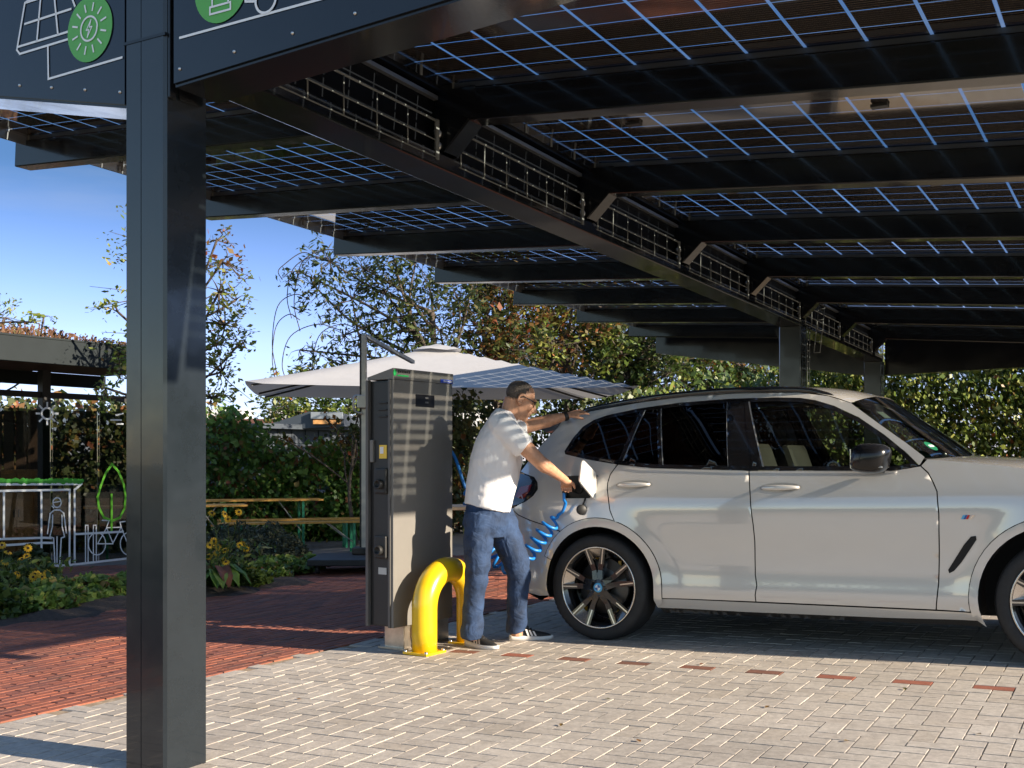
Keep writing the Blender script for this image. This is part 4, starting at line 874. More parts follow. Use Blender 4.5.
# shoes
def shoe(heel,toe,sc=1.0):
    d=(toe-heel); d.z=0; L=d.length; d.normalize(); s=d.cross(UP); g=heel
    par=thing_part('shoe'); 
    def P(t,w,z): return g+d*(t*L)+s*w+V(0,0,z)
    q=MB(); n=16; rows=[]
    for i in range(n+1):
        t=i/n; w=.036*(math.sin(math.pi*min(1,(t*.94+.04)))**.35)*(1.0+.22*math.sin(math.pi*max(0,(t-.35)/.65)))*(.92 if t<.3 else 1); ht=interp(t,[0,.08,.2,.36,.55,.8,.95,1],[.085,.098,.100,.092,.072,.055,.045,.030])*sc; zb=.024
        rows.append([P(t,-w,zb),P(t,-w*.95,zb+(ht-zb)*.55),P(t,-w*.55,ht),P(t,w*.55,ht),P(t,w*.95,zb+(ht-zb)*.55),P(t,w,zb)])
    vs=[v for r_ in rows for v in r_]; q.add(vs,[(i*6+j,i*6+j+1,(i+1)*6+j+1,(i+1)*6+j) for i in range(n) for j in range(5)]+[tuple(range(6)),tuple(n*6+k for k in range(6))],0,True)
    up=q.build('upper',M['shoe'],par); ss=up.modifiers.new('sub','SUBSURF'); ss.levels=1; ss.render_levels=2
    q=MB(); rows=[]
    for i in range(n+1):
        t=i/n; w=.041*(math.sin(math.pi*min(1,(t*.95+.035)))**.35)*(1.0+.2*math.sin(math.pi*max(0,(t-.35)/.65))); up_=.012*max(0,(t-.72)/.28)**2; zt=interp(t,[0,.3,.7,1],[.042,.036,.030,.034])
        tt=-.02+1.04*t
        rows.append([P(tt,-w,.002+up_),P(tt,-w*1.03,zt),P(tt,w*1.03,zt),P(tt,w,.002+up_)])
    vs=[v for r_ in rows for v in r_]; q.add(vs,[(i*4+j,i*4+(j+1)%4,(i+1)*4+(j+1)%4,(i+1)*4+j) for i in range(n) for j in range(4)]+[(0,1,2,3),tuple(n*4+k for k in range(4))],0,True); q.build('sole',M['sole'],par)
    q=MB()
    for k in range(3):
        t=.40+.085*k
        for sg in (-1,1):
            q.add([P(t,.0475*sg,.036),P(t+.045,.0480*sg,.036),P(t-.01,.036*sg,.080-.006*k),P(t-.055,.036*sg,.082-.006*k)],[(0,1,2,3)])
    q.build('side_stripe',M['sole'],par)
    q=MB()
    for k in range(4): t=.42+.07*k; z=.090-.012*k; q.tube([P(t,-.022,z),P(t+.01,0,z+.006),P(t,.022,z)],.004,5)
    q.build('lace',M['shoe'],par)
def thing_part(n):
    e=bpy.data.objects.new(n,None); COL.objects.link(e); e.parent=MAN; e['_o']=MAN['_o']; return e
h1=on_ground(467,645.5); t1=on_ground(497,650); shoe(h1,t1)
h2=on_ground(510,640.5); t2=on_ground(552,638.5); shoe(h2,t2)
# ------------------------------------------------------------------ coiled charging cable
KA=R(34); cm=V(math.sin(KA),math.cos(KA),0); cs=V(-math.cos(KA),math.sin(KA),0); K0=at(393,600,7.42); kg=gz(K0.x)
def kp(m,s,z): return V(K0.x,K0.y,kg)+cm*m+cs*s+V(0,0,z)
path=crom([kp(.60,.12,1.42),at(452,452,8.02),at(463,481,7.98),at(476,520,8.0),at(492,553,7.98),at(508,566,7.95),at(526,556,7.88),at(543,534,7.84),at(558,515,7.80)],14)
q=MB(); pts=[]; N=len(path); L=0; 
acc=[0]
for a,c in zip(path[:-1],path[1:]): acc.append(acc[-1]+(c-a).length)
tot=acc[-1]; steps=900; nr=V(0,1,0)
for i in range(steps+1):
    l=tot*i/steps; k=min(N-2,max(0,int(np.searchsorted(acc,l))-1)); t=(l-acc[k])/max(1e-6,acc[k+1]-acc[k]); p=lerp(path[k],path[k+1],t); d=(path[k+1]-path[k]).normalized()
    u=(nr-d*nr.dot(d)).normalized(); w=d.cross(u)
    amp=.052*min(1,max(0,(l-.42)/.15))*min(1,max(0,(tot-l)/.08)); ph=2*math.pi*(l-.42)/.068
    pts.append(p+u*amp*math.cos(ph)+w*amp*math.sin(ph))
pe=plug-CWd*.03-V(0,0,.02); pm=lerp(pts[-1],pe,.5)+CE*.035-V(0,0,.02); end=crom([pts[-1],lerp(pts[-1],pm,.6)-V(0,0,.012),pm+V(0,0,.02),pe-V(0,0,.05),pe],6)
q.tube(pts+end[1:],.0112,8)
CB=q.build('charging_cable',M['blue_cable'],None,loc=on_ground(505,640)); tag(CB,'bright blue coiled charging cable running from the grey charger to the car','cable')
q=MB(); q.tube([plug-CWd*.03-V(0,0,.03),plug-CWd*.015+V(0,0,.01),plug+CWd*.03,plug+CWd*.085],[.014,.021,.024,.023],12); q.build('plug',M['black_plastic'],CB)
# ------------------------------------------------------------------ charging station and its guard hoop
KW,KD=.648,.225; ztop=1.85-kg; zb=.125-kg; zc=1.775-kg
CH_=thing('charging_station', kp(.3,.1,0), 'slim grey charging pillar with a screen behind the yellow hoop', 'charging station')
q=MB(); q.box(kp(KW/2,KD/2+.004,(zb+zc)/2),(KW-.02,KD-.03,zc-zb-.01),(cm,cs,UP),bev=.006); q.build('cabinet',M['charger_dark'],CH_)
q=MB(); q.box(kp(KW/2,.008,(zb+zc)/2),(KW,.022,zc-zb),(cm,cs,UP),bev=.004); fr_=q.build('front_panel',M['charger'],CH_)
q=MB(); z1=ztop; z2=ztop-.055
q.prism([(0,zc+.002),(KD,zc+.002),(KD,z2),(.0,z1)],kp(-.004,-.004,0),cs,UP,cm,KW+.012); q.build('cap',M['charger'],CH_)
q=MB()
q.box(kp(-.004,KD-.012,(zb+zc)/2),(.03,.024,zc-zb),(cm,cs,UP),bev=.004); q.box(kp(.0,.028,(zb+zc)/2),(.018,.020,zc-zb),(cm,cs,UP),bev=.003); q.build('corner_trim',mat('charger_unlit_trim',(.10,.095,.09),.5),CH_)  # darker than the front grey; the unlit side's shade is in the colour
q=MB(); q.box(kp(.012,.105,(zb+zc)/2),(.02,.135,zc-zb-.03),(cm,cs,UP),bev=.003); dr=q.build('side_door',mat('charger_side_paint',(.020,.020,.021),.5),CH_)
q=MB()
for k in range(3): q.box(kp(-.001,.085,1.62-kg-.045*k),(.012,.075,.012),(cm,cs,UP),bev=.003)
q.build('vent_slot',M['black_plastic'],dr)
q=MB(); q.box(kp(-.004,.178,1.30-kg),(.02,.03,.15),(cm,cs,UP),bev=.004); q.build('door_handle',M['charger'],dr)
q=MB(); q.box(kp(.0,.085,1.295-kg),(.006,.065,.09),(cm,cs,UP)); lb=q.build('warning_label',M['yellow'],dr)
q=MB(); q.box(kp(-.0035,.095,1.305-kg),(.002,.03,.045),(cm,cs,UP)); q.build('label_print',M['white_line'],lb)
for zc_,hh in ((1.10,.17),(.66,.15)):
    q=MB(); q.box(kp(-.006,.095,zc_-kg),(.035,.10,hh),(cm,cs,UP),bev=.01); q.lathe([(0,0),(.032,0),(.032,.03),(.022,.03),(.022,.01),(0,.01)],kp(-.025,.095,zc_-kg-.02),-cm,16); q.build('plug_holder',M['black_plastic'],dr)
q=MB(); q.box(kp(.0,.09,.50-kg),(.005,.07,.045),(cm,cs,UP)); q.build('type_label',mat('pale_label',(.5,.5,.48),.5),dr)
q=MB(); q.box(kp(.335,-.004,1.645-kg),(.205,.006,.085),(cm,cs,UP),bev=.003); dsp=q.build('display',M['screen'],fr_)
q=MB(); 
for m_,z_ in ((.35,1.665),(.35,1.635)): q.box(kp(m_,-.0075,z_-kg),(.035,.001,.012),(cm,cs,UP))
q.build('display_symbol',mat('display_grey',(.12,.12,.12),.4),dsp)
# small brand strips on the cap: green word with a leaf mark, blue block
q=MB(); zz=1.815-kg
q.box(kp(.095,-.0062,zz-.012),(.115,.003,.010),(cm,cs,UP)); 
q.add([kp(.012+.016*math.cos(a),-.0078,zz+.004+.022*math.sin(a)*(1-.3*math.cos(a))) for a in np.linspace(0,2*math.pi,15)[:-1]],[tuple(range(14))]); q.build('green_mark',mat('logo_green',(.02,.45,.10),.4),CH_)
q=MB()
for k,w_ in enumerate((.016,.011,.014,.012,.016,.010,.014)): q.box(kp(.052+.0185*k,-.0062,zz+.014),(w_*.7,.003,.014 if k%3 else .018),(cm,cs,UP))
q.build('dark_lettering',M['black_plastic'],CH_)
q=MB(); q.box(kp(.575,-.0062,zz-.022),(.135,.003,.024),(cm,cs,UP)); bl=q.build('blue_tag',mat('tag_blue',(.03,.08,.55),.4),CH_)
q=MB()
for k in range(6): q.box(kp(.545+.017*k,-.0085,zz-.022),(.010,.002,.010 if k%2 else .013),(cm,cs,UP))
q.build('tag_lettering',M['white_line'],bl)
q=MB(); q.box(kp(.085+.30,.105,(zb-.02)/2),(.50,.17,zb+.04),(cm,cs,UP),bev=.006); q.box(kp(.385,.105,.008),(.56,.23,.012),(cm,cs,UP)); q.build('plinth',M['inox'],CH_)
HG=on_ground(424.5,653.5); HP=thing('guard_hoop',HG,'bright yellow steel guard hoop in front of the charging pillar','guard hoop')
r=.245; z0=.29; pts=[HG+V(0,0,.01),HG+V(0,0,.15)]+[HG+cm*(r-r*math.cos(a))+V(0,0,z0+r*math.sin(a)) for a in np.linspace(0,math.pi,19)]+[HG+cm*2*r+V(0,0,.15),HG+cm*2*r+V(0,0,.01)]
q=MB(); q.tube(pts,.084,22,up=cs); q.build('tube',M['yellow'],HP)
for k in range(2):
    q=MB(); c=HG+cm*(2*r*k); q.box(c+V(0,0,.010),(.21,.20,.016),(cm,cs,UP),bev=.003); o=q.build('base_plate',M['yellow'],HP)
    for sx in (-1,1):
        for sy in (-1,1): q=MB(); q.lathe([(.0,.012),(.012,.012),(.012,0)],c+cm*.09*sx+cs*.085*sy+V(0,0,.018),UP,6); q.build('bolt',M['bolt'],o)
# ------------------------------------------------------------------ parasol on its rolling base
UC=at(437,400,18.6); U0=on_ground(345,572); zt=3.11
UM=thing('cantilever_parasol', V(U0.x,U0.y,U0.z), 'large off-white cantilever parasol on a black rolling base', 'parasol')
ua=R(9); ux=V(math.cos(ua),-math.sin(ua)*-1,0); uy=V(-math.sin(ua),math.cos(ua),0); ux=V(math.cos(ua),math.sin(ua),0)
cor={}; apex=V(UC.x,UC.y,zt)
LT=at(247,390.5,11.6); RT=at(624,393.5,12.75); NL=at(300,386,10.9); NR=at(560,386.5,11.5)
hwx,hwy=2.98,1.7
def cpnt(u,v): return V(UC.x,UC.y,0)+ux*(u*hwx)+uy*(v*hwy)
q=MB(); n=24; vs=[]
for j in range(n+1):
    for i in range(n+1):
        u=2*i/n-1; v=2*j/n-1; m_=max(abs(u),abs(v)); m2=min(abs(u),abs(v))
        z=2.37+(zt-2.37)*(1-m_)**1.08 - .055*m_*(1-(m2/max(m_,.01))**2)*(.6) + (.03*m_ if m2/max(m_,.01)>.97 else 0)
        vs.append(cpnt(u,v)+V(0,0,z))
q.add(vs,[(j*(n+1)+i,j*(n+1)+i+1,(j+1)*(n+1)+i+1,(j+1)*(n+1)+i) for j in range(n) for i in range(n)],0,True)
cn=q.build('canopy',M['canvas'],UM,recalc=False)
q=MB(); vs=[]
for j in range(7):
    for i in range(7):
        u=(2*i/6-1); v=(2*j/6-1); m_=max(abs(u),abs(v)); vs.append(cpnt(u*.13,v*.17)+V(0,0,zt+.06-.115*m_+.012*math.sin(5*u+3*v)))
q.add(vs,[(j*7+i,j*7+i+1,(j+1)*7+i+1,(j+1)*7+i) for j in range(6) for i in range(6)],0,True); q.build('vent_cap',M['canvas'],cn,recalc=False)
for (u,v) in ((-1,-1),(1,-1),(1,1),(-1,1),(0,-1),(0,1),(-1,0),(1,0)):
    q=MB(); q.bar(cpnt(0,0)+V(0,0,zt-.10),cpnt(u*.97,v*.97)+V(0,0,2.345-(.03 if u*v==0 else 0)),.022,.03); q.build('rib',M['black_plastic'],UM)
mb=V(at(364,500,13.6).x,13.6,0); mb.z=gz(mb.x)+.10
mt=at(364.5,334,13.6)
q=MB(); q.box((mb+V(mb.x,mb.y,mt.z))/2,(.068,.06,mt.z-mb.z),bev=.01); q.build('mast',M['mast'],UM)
q=MB(); q.box(V(mb.x-.038,mb.y-.005,(mb.z+mt.z)/2),(.022,.05,mt.z-mb.z)); q.build('mast_channel',M['black_plastic'],UM)
q=MB(); q.bar(V(mb.x,mb.y,mt.z-.015),at(413,362,15.8),.055,.05,bev=.006); q.build('arm',M['mast'],UM)
q=MB(); h_=at(362,400,13.5); q.tube(crom([h_+V(-.02,0,.05),h_+V(-.09,-.03,.03),h_+V(-.09,-.03,-.12),h_+V(-.0,-.03,-.17)],5),.016,8); q.box(h_+V(0,0,-.02),(.11,.09,.16),bev=.01); q.build('crank_handle',M['mast'],UM)
q=MB(); bx=V(at(353,570,13.3).x,13.3,0); q.box(V(bx.x+.12,bx.y,gz(bx.x)+.135),(1.15,1.0,.075),bev=.012); bs=q.build('base',M['black_fabric'],UM)
q=MB(); q.box(V(mb.x,mb.y,gz(bx.x)+.215),(.26,.26,.08),bev=.015); q.build('mast_socket',M['black_plastic'],bs)
for sx in (-1,1):
    for sy in (-1,1):
        q=MB(); c=V(bx.x+.12+.47*sx,bx.y+.40*sy,gz(bx.x)+.052); q.tube([c-V(.02,0,0),c+V(.02,0,0)],.048,14); q.box(c+V(0,0,.035),(.05,.03,.03)); q.build('castor',M['tyre'],bs)
# ------------------------------------------------------------------ beer garden tables and benches
def set_piece(name,c,L,Wd,h,az,label,cat,group,lh):
    a=V(math.cos(az),math.sin(az),0); s=V(-math.sin(az),math.cos(az),0); t=thing(name,c,label,cat,group)
    q=MB(); n=3 if Wd>.4 else 2
    for k in range(n): q.box(c+s*(Wd*((k+.5)/n-.5))+V(0,0,h-.014),(L,Wd/n-.006,.028),(a,s,UP),bev=.004)
    q.build('top' if Wd>.4 else 'seat',M['wood_y'],t)
    for e in (-1,1):
        q=MB(); b_=c+a*(L*.36*e)
        q.bar(b_+s*(Wd*.4)+V(0,0,h-.03),b_+s*(Wd*.4),.035,.035,up=a); q.bar(b_-s*(Wd*.4)+V(0,0,h-.03),b_-s*(Wd*.4),.035,.035,up=a); q.bar(b_-s*(Wd*.42)+V(0,0,.05),b_+s*(Wd*.42)+V(0,0,.05),.03,.03); q.build('leg_frame',M['green_leg'],t)
        q=MB(); q.bar(b_+V(0,0,h*.35),b_-a*(L*.16*e)+V(0,0,h-.03),.02,.014); q.build('brace',M['grey_leg'],t)
    return t
ta=R(20)
g1='beer garden tables and benches under the creeper hedge'
tb=on_ground(290,552); set_piece('beer_table',V(-4.05,17.3,gz(-4.05)),2.2,.5,.77,ta,'long slatted wooden beer table, further of the two in front of the hedge','table',g1,.6)
set_piece('beer_table',V(-4.9,15.9,gz(-4.9)),2.2,.5,.76,ta,'wooden beer table just right of the dark post, nearer of the two','table',g1,.6)
set_piece('beer_bench',V(-3.05,15.95,gz(-3.05)),2.2,.26,.47,ta,'orange wooden bench right of the grey-green shrub, its right end free','bench',g1,.6)
set_piece('beer_bench',V(-3.3,16.9,gz(-3.3)),2.2,.26,.47,ta,'wooden bench tucked behind the front bench in the beer garden','bench',g1,.6)
bt=on_ground(462,580); TT=thing('bar_table',V(-.52,12.0,gz(-.5)),'dark-legged table with a pale wooden top half hidden behind the man','table')
q=MB(); q.box(V(-.35,12.0,.735),(1.2,.7,.035),bev=.005); q.build('top',mat('pale_wood_top',(.45,.33,.22),.5,noise=.2,nscale=6),TT)
for sx in (-.5,.5):
    for sy in (-.28,.28): q=MB(); q.bar(V(-.35+sx,12+sy,gz(-.5)),V(-.35+sx,12+sy,.72),.06,.06,up=V(1,0,0)); q.build('leg',M['black_plastic'],TT)
# ------------------------------------------------------------------ garden shelter with printed glass
SA=R(33.5); sm=V(math.sin(SA),math.cos(SA),0); sx_=V(math.cos(SA),-math.sin(SA),0); S0=at(0,400,12.0); S0.z=0; sg=gz(S0.x)
def sp(m_,s,z): return S0+sm*m_+sx_*s+V(0,0,z)
SH=thing('garden_shelter',sp(1,-1,sg),'grey flat-roofed garden shelter with plants on its roof and white line drawings on its glass','shelter')
zT,zB=2.585,2.315; L0,L1=-2.2,2.35
def zz_(m_): return -.012*m_
q=MB(); q.bar(sp(L0,-.03,(zT+zB)/2),sp(L1,-.03,(zT+zB)/2-.0),.06,zT-zB,bev=.006); q.bar(sp(L0,-.062,zT+.012),sp(L1,-.062,zT+.012),.14,.02); q.build('fascia',M['shelter'],SH)
q=MB(); q.box(sp((L0+L1)/2,-1.6,zT-.06),(L1-L0-.02,3.05,.1),(sm,sx_,UP)); q.build('roof',M['shelter'],SH)
q=MB()
for k in range(9): q.box(sp((L0+L1)/2,-.16-.14*k,zB+.03),(L1-L0-.04,.125,.02),(sm,sx_,UP))
q.build('soffit',M['wood_d'],SH)
q=MB(); q.bar(sp(L0,-1.42,zB-.06),sp(L1,-1.42,zB-.06),.08,.16); q.build('inner_beam',M['shelter'],SH)
for m_ in (-1.7,1.13):
    q=MB(); q.box(sp(m_,-.9,(sg+zB)/2),(.11,.11,zB-sg),(sm,sx_,UP),bev=.006); q.build('post',M['black_plastic'],SH)
q=MB(); q.bar(sp(.2,-.9,2.02),sp(2.3,-.9,2.02),.05,.07); q.tube([sp(-1.5,-1.1,2.03),sp(.3,-1.1,2.03)],.035,8); q.build('track_rail',M['black_plastic'],SH)
GS=-.55
for i,(a,c) in enumerate(((-.9,.28),(.30,.98),(1.0,1.62),(1.64,2.4))):
    q=MB(); q.box(sp((a+c)/2,GS,(.45+1.98)/2-.30),(c-a-.01,.010,1.98-.15),(sm,sx_,UP)); q.build('glass_panel',M['glass_panel'],SH)
def gpx(px,py):                                        # pixel -> (along, z) on the glass plane
    d=V((px-CX)/F,1,-(py-HY)/F); p0=sp(0,GS+.012,0); t=(p0-V(0,0,HC)).dot(sx_)/d.dot(sx_); p=V(0,0,HC)+d*t; return ((p-S0).dot(sm),p.z)
def gst(q,pts,w,close=False):
    pts=[gpx(*p) for p in pts]; pts=pts+[pts[0]] if close else pts
    for a,c in zip(pts[:-1],pts[1:]):
        a=Vector(a);c=Vector(c); d=c-a
        if d.length<1e-5: continue
        d.normalize(); n_=Vector((-d.y,d.x))*w/2; a=a-d*w*.4; c=c+d*w*.4; lift=random.uniform(.012,.014)
        q.add([sp(p.x,GS+lift,p.y) for p in (a-n_,c-n_,c+n_,a+n_)],[(0,1,2,3)])
wl=.026
def crop2(L): return [(x/7.84,450+y/7.84) for x,y in L]
def circ(c,rx,ry,n=20,a0=0,a1=360): return [(c[0]+rx*math.cos(R(lerp(a0,a1,i/n))),c[1]+ry*math.sin(R(lerp(a0,a1,i/n)))) for i in range(n+1)]
q=MB()
for L in ([(-40,270),(640,266),(585,312)],[(-40,322),(548,312)],[(30,325),(30,690)],[(325,318),(325,940)],[(545,312),(545,900)],[(585,312),(585,880)],[(-40,700),(330,688),(400,690)],[(-40,752),(330,728),(415,728)],[(-40,950),(560,900),(1000,850)],[(585,660),(965,640)]): gst(q,crop2(L),wl)
q.build('house_drawing',M['white_line'],SH,recalc=False)
q=MB(); gst(q,crop2(circ((447,412),32,38)),.016); gst(q,crop2([(418,412),(478,400)]),.014); gst(q,crop2([(408,440),(420,452)]),.016)
for L in ([(372,655),(392,500),(425,470),(470,470),(500,495),(520,650)],[(412,510),(410,600),(390,680),(420,690),(430,900)],[(485,510),(487,600),(505,680),(480,690),(468,900)],[(447,680),(447,900)]): gst(q,crop2(L),.016)
q.build('woman_drawing',M['white_line'],SH,recalc=False)
q=MB()
for cx in (760,1010): gst(q,crop2(circ((cx,735),68,88)),.014)
for L in ([(765,735),(835,610),(950,605),(1000,735)],[(835,610),(885,730),(950,605)],[(765,735),(885,735)],[(800,552),(855,552),(835,610)],[(950,605),(940,565),(980,560)],[(670,880),(670,590),(690,590),(690,880)],[(732,870),(732,590),(755,590),(755,870)]): gst(q,crop2(L),.014)
q.build('bicycle_drawing',M['white_line'],SH,recalc=False)
q=MB()
lf=[(878,110),(930,170),(970,270),(985,360),(975,460),(940,530),(880,555),(815,530),(775,450),(765,370),(790,280),(830,180)]
gst(q,crop2(lf),.030,True); gst(q,crop2([(875,350),(875,640)]),.030); q.build('tree_drawing',mat('leaf_green_print',(.16,.55,.03),.5),SH,recalc=False)
q=MB()
for i in range(46):
    x=-30+i*15; c=gpx(*crop2([(x,245+random.uniform(-8,4))])[0]); rr=random.uniform(.022,.036); lift=.013+i*.00004; q.add([sp(c[0]+rr*math.cos(a),GS+lift,c[1]+rr*math.sin(a)) for a in np.linspace(0,2*math.pi,9)[:-1]],[tuple(range(8))])
q.build('roof_planting_drawing',mat('planting_green_print',(.05,.33,.03),.5),SH,recalc=False)
q=MB(); sc_=(47.2,413.5); gst(q,circ(sc_,5.6,5.6),.022)
for k in range(8): a=R(45*k); gst(q,[(sc_[0]+7.5*math.cos(a),sc_[1]+7.5*math.sin(a)),(sc_[0]+10.8*math.cos(a),sc_[1]+10.8*math.sin(a))],.022)
q.build('sun_drawing',M['white_line'],SH,recalc=False); q=MB(); gst(q,[(111,420),(121,420)],.02); gst(q,[(116,415),(123,413.5)],.02); gst(q,[(117,424),(123,424)],.02)
q.build('cloud_drawing',M['white_line'],SH,recalc=False)
q=MB(); nl=1500
for i in range(nl):
    m_=random.uniform(L0,L1); s=-random.random()**1.6*1.2-.02; h=random.uniform(.01,.085)*(1.0+.6*math.sin(m_*3)); c=sp(m_,s,zT+.03); d=V(random.gauss(0,.4),random.gauss(0,.4),1).normalized(); w=d.orthogonal().normalized()*.009
    t=c+d*h; q.add([c-w*.4,c+w*.4,t+w,t-w],[(0,1,2,3)]); 
    for k in range(2): p=t+V(random.gauss(0,.02),random.gauss(0,.02),random.gauss(0,.015)); w2=V(random.gauss(0,1),random.gauss(0,1),random.gauss(0,1)).normalized()*.014; v2=w2.orthogonal().normalized()*.012; q.add([p-w2,p-v2,p+w2,p+v2],[(0,1,2,3)])
o=q.build('roof_plants',M['sedum'],SH,recalc=False); o['kind']='stuff'
# timber screen and cupboard inside the shelter
def back(px,py,Y): return at(px,py,Y)
c=at(10,450,15.2); c.z=gz(c.x)
TS=thing('timber_screen',c,'dark upright timber slats at the back of the garden shelter','timber screen')
for k in range(9):
    q=MB(); p=at(-52+12.2*k,450,15.2); z0=gz(p.x); q.box(V(p.x,p.y,z0+1.06),(.135,.03,2.12),bev=.004); q.build('slat',M['wood_d'],TS)
for z_ in (.5,1.62): q=MB(); a0=at(-58,450,15.24); b0=at(50,450,15.24); a0.z=b0.z=gz(c.x)+z_; q.bar(a0,b0,.03,.10); q.build('cross_rail',M['wood_d'],TS)
c=at(17,500,14.6); c.z=gz(c.x)
WB=thing('wooden_cupboard',c,'warm brown wooden cupboard standing behind the shelter glass','cupboard')
q=MB(); q.box(V(c.x,c.y+.2,c.z+.66),(.44,.38,1.32),bev=.01); q.build('carcass',M['wood_o'],WB)
for e in (-1,1): q=MB(); q.box(V(c.x+.11*e,c.y,c.z+.68),(.20,.02,1.18),bev=.006); d_=q.build('door',M['wood_o'],WB); q=MB(); q.box(V(c.x+.03*e,c.y-.02,c.z+.75),(.012,.02,.10)); q.build('handle',M['black_plastic'],d_)
# ------------------------------------------------------------------ buildings beyond the hedge
def ppx(px,py,Y): return at(px,py,Y)
GB=thing('grey_clad_building',V(-7.5,34,-.2),'low blue-grey clad building with an angled roof behind the creeper hedge','building')
a=at(256,428,32); c=at(372,424,36); dW=(c-a); dW.z=0; LW_=dW.length; dW.normalize(); nW=V(-dW.y,dW.x,0); zt_=a.z
q=MB(); q.box((a+dW*LW_/2)+nW*3+V(0,0,-zt_/2-.2),(LW_,6,zt_+.4),(dW,nW,UP)); wl_=q.build('wall',M['wall_g'],GB)
q=MB()
for k in range(int(LW_/.55)): q.box(a+dW*(.3+.55*k)-nW*.012+V(0,0,-zt_/2),(.03,.02,zt_),(dW,nW,UP))
q.build('cladding_batten',M['wall_g'],wl_)
q=MB(); q.box((a+dW*LW_/2)+nW*2.9+V(0,0,.06),(LW_+.3,6.5,.14),(dW,nW,UP)); rf=q.build('roof_edge',mat('roof_edge_grey',(.045,.058,.075),.5),GB)
rp=[at(x,y,33) for x,y in ((254,429),(309,411.5),(344,413.5),(344,426),(254,431))]; r0=rp[0]
q=MB(); q.prism([(p.x-r0.x,p.z-r0.z) for p in rp],r0,V(1,0,0),UP,V(0,1,0),5.0); q.build('angled_roof',mat('zinc_roof',(.04,.052,.068),.5),rf)
b1=at(311,412.5,32.9); b2=at(343,414.5,32.9)
q=MB(); q.box(lerp(b1,b2,.5)-V(0,0,.06),((b2-b1).length,.12,.20),bev=.01); q.build('eaves_board',mat('eaves_pale_grey',(.22,.25,.28),.5),rf)
q=MB(); q.box(lerp(b1,b2,.5)-V(0,0,.25),((b2-b1).length*.86,.06,.12)); q.build('eaves_timber',M['wood_o'],rf)
WBd=thing('white_hall',V(-12,60,0),'distant white flat-roofed hall with a brown roof edge seen over the hedge','building')
a=at(205,424,58); c=at(300,424,58); q=MB(); q.box(V((a.x+c.x)/2+1,61,a.z/2),(c.x-a.x+6,6,a.z),bev=0); w_=q.build('wall',M['wall_w'],WBd)
q=MB(); q.box(V((a.x+c.x)/2+1,60.9,a.z+.1),(c.x-a.x+6.4,6.4,.30)); r_=q.build('roof',M['roof_r'],WBd)
q=MB()
for x,w in ((-15.4,2.2),(-12.2,1.6)): q.box(V(x,61,a.z+.55),(w,2.2,.6),bev=.03)
q.build('rooftop_unit',M['wall_w'],r_)
HB=thing('pale_house',V(-6,44,0),'pale rendered house glimpsed through leaves right of the grey building','building'); q=MB(); q.box(V(at(372,450,42).x+2.0,45,1.6),(5.0,5,3.9)); hw_=q.build('wall',M['wall_w'],HB)
q=MB(); q.box(V(at(372,450,42).x+2.0,45,3.65),(5.6,5.6,.25)); q.build('roof',M['roof_r'],HB)
q=MB()
for k in range(3): q.box(V(at(372,450,42).x+.6+1.4*k,42.49,1.9),(.8,.03,1.2)); 
q.build('window',M['screen'],HB)
# ------------------------------------------------------------------ planting
def leafset(pos, nrm, size, aspect=.55):
    """numpy rhombus leaves at pos with random-ish facing"""
    n=len(pos); a=rng.normal(size=(n,3)); nrm=nrm/np.linalg.norm(nrm,axis=1,keepdims=True)
    u=a-nrm*(a*nrm).sum(1,keepdims=True); u/=np.linalg.norm(u,axis=1,keepdims=True); w=np.cross(nrm,u); s=(size*rng.uniform(.6,1.35,n))[:,None]; aspect=aspect*rng.uniform(.75,1.25,(n,1))
    v=np.empty((n,4,3)); v[:,0]=pos-u*s; v[:,1]=pos+w*s*aspect-u*s*.15; v[:,2]=pos+u*s; v[:,3]=pos-w*s*aspect-u*s*.15
    return v.reshape(-1,3)
def leaf_obj(name, verts, m, parent=None, loc=None):
    n=len(verts)//4; me=bpy.data.meshes.new(name); off=np.array(parent['_o'] if parent is not None else (loc if loc is not None else (0,0,0)))
    me.vertices.add(n*4); me.vertices.foreach_set('co',(verts-off).astype(np.float32).ravel()); me.loops.add(n*4); me.loops.foreach_set('vertex_index',np.arange(n*4,dtype=np.int32))
    me.polygons.add(n); me.polygons.foreach_set('loop_start',np.arange(0,n*4,4,dtype=np.int32)); me.materials.append(m); me.update(calc_edges=True); me.validate()
    o=bpy.data.objects.new(name,me); COL.objects.link(o)
    if parent is not None: o.parent=parent
    else: o.location=off
    o['_o']=tuple(float(x) for x in off); return o
def cluster_leaves(c, rad, n, size, gap=.5, up=.35, droop=0., asp=.55):
    """leaves in twiggy sprays inside an ellipsoid: sprays leave gaps between them"""
    c=np.array(c); rad=np.array(rad) if hasattr(rad,'__len__') else np.array([rad]*3)
    ns=max(3,int(n/9)); d=rng.normal(size=(ns,3)); d/=np.linalg.norm(d,axis=1,keepdims=True); rr=rng.random(ns)**.45
    cen=c+d*rr[:,None]*rad; k=rng.integers(0,ns,n); dirs=d+rng.normal(size=(ns,3))*.5; dirs[:,2]-=droop; dirs/=np.linalg.norm(dirs,axis=1,keepdims=True)
    L=(rad.mean()*gap); t=rng.random(n)*L; p=cen[k]+dirs[k]*t[:,None]+rng.normal(size=(n,3))*size*.9
    if droop: p[:,2]-=droop*.25*t*t/max(L,.01)
    nr=rng.normal(size=(n,3)); nr[:,2]=np.abs(nr[:,2])+up
    return leafset(p,nr,size*rng.uniform(.6,1.25,n),asp), cen, dirs, L
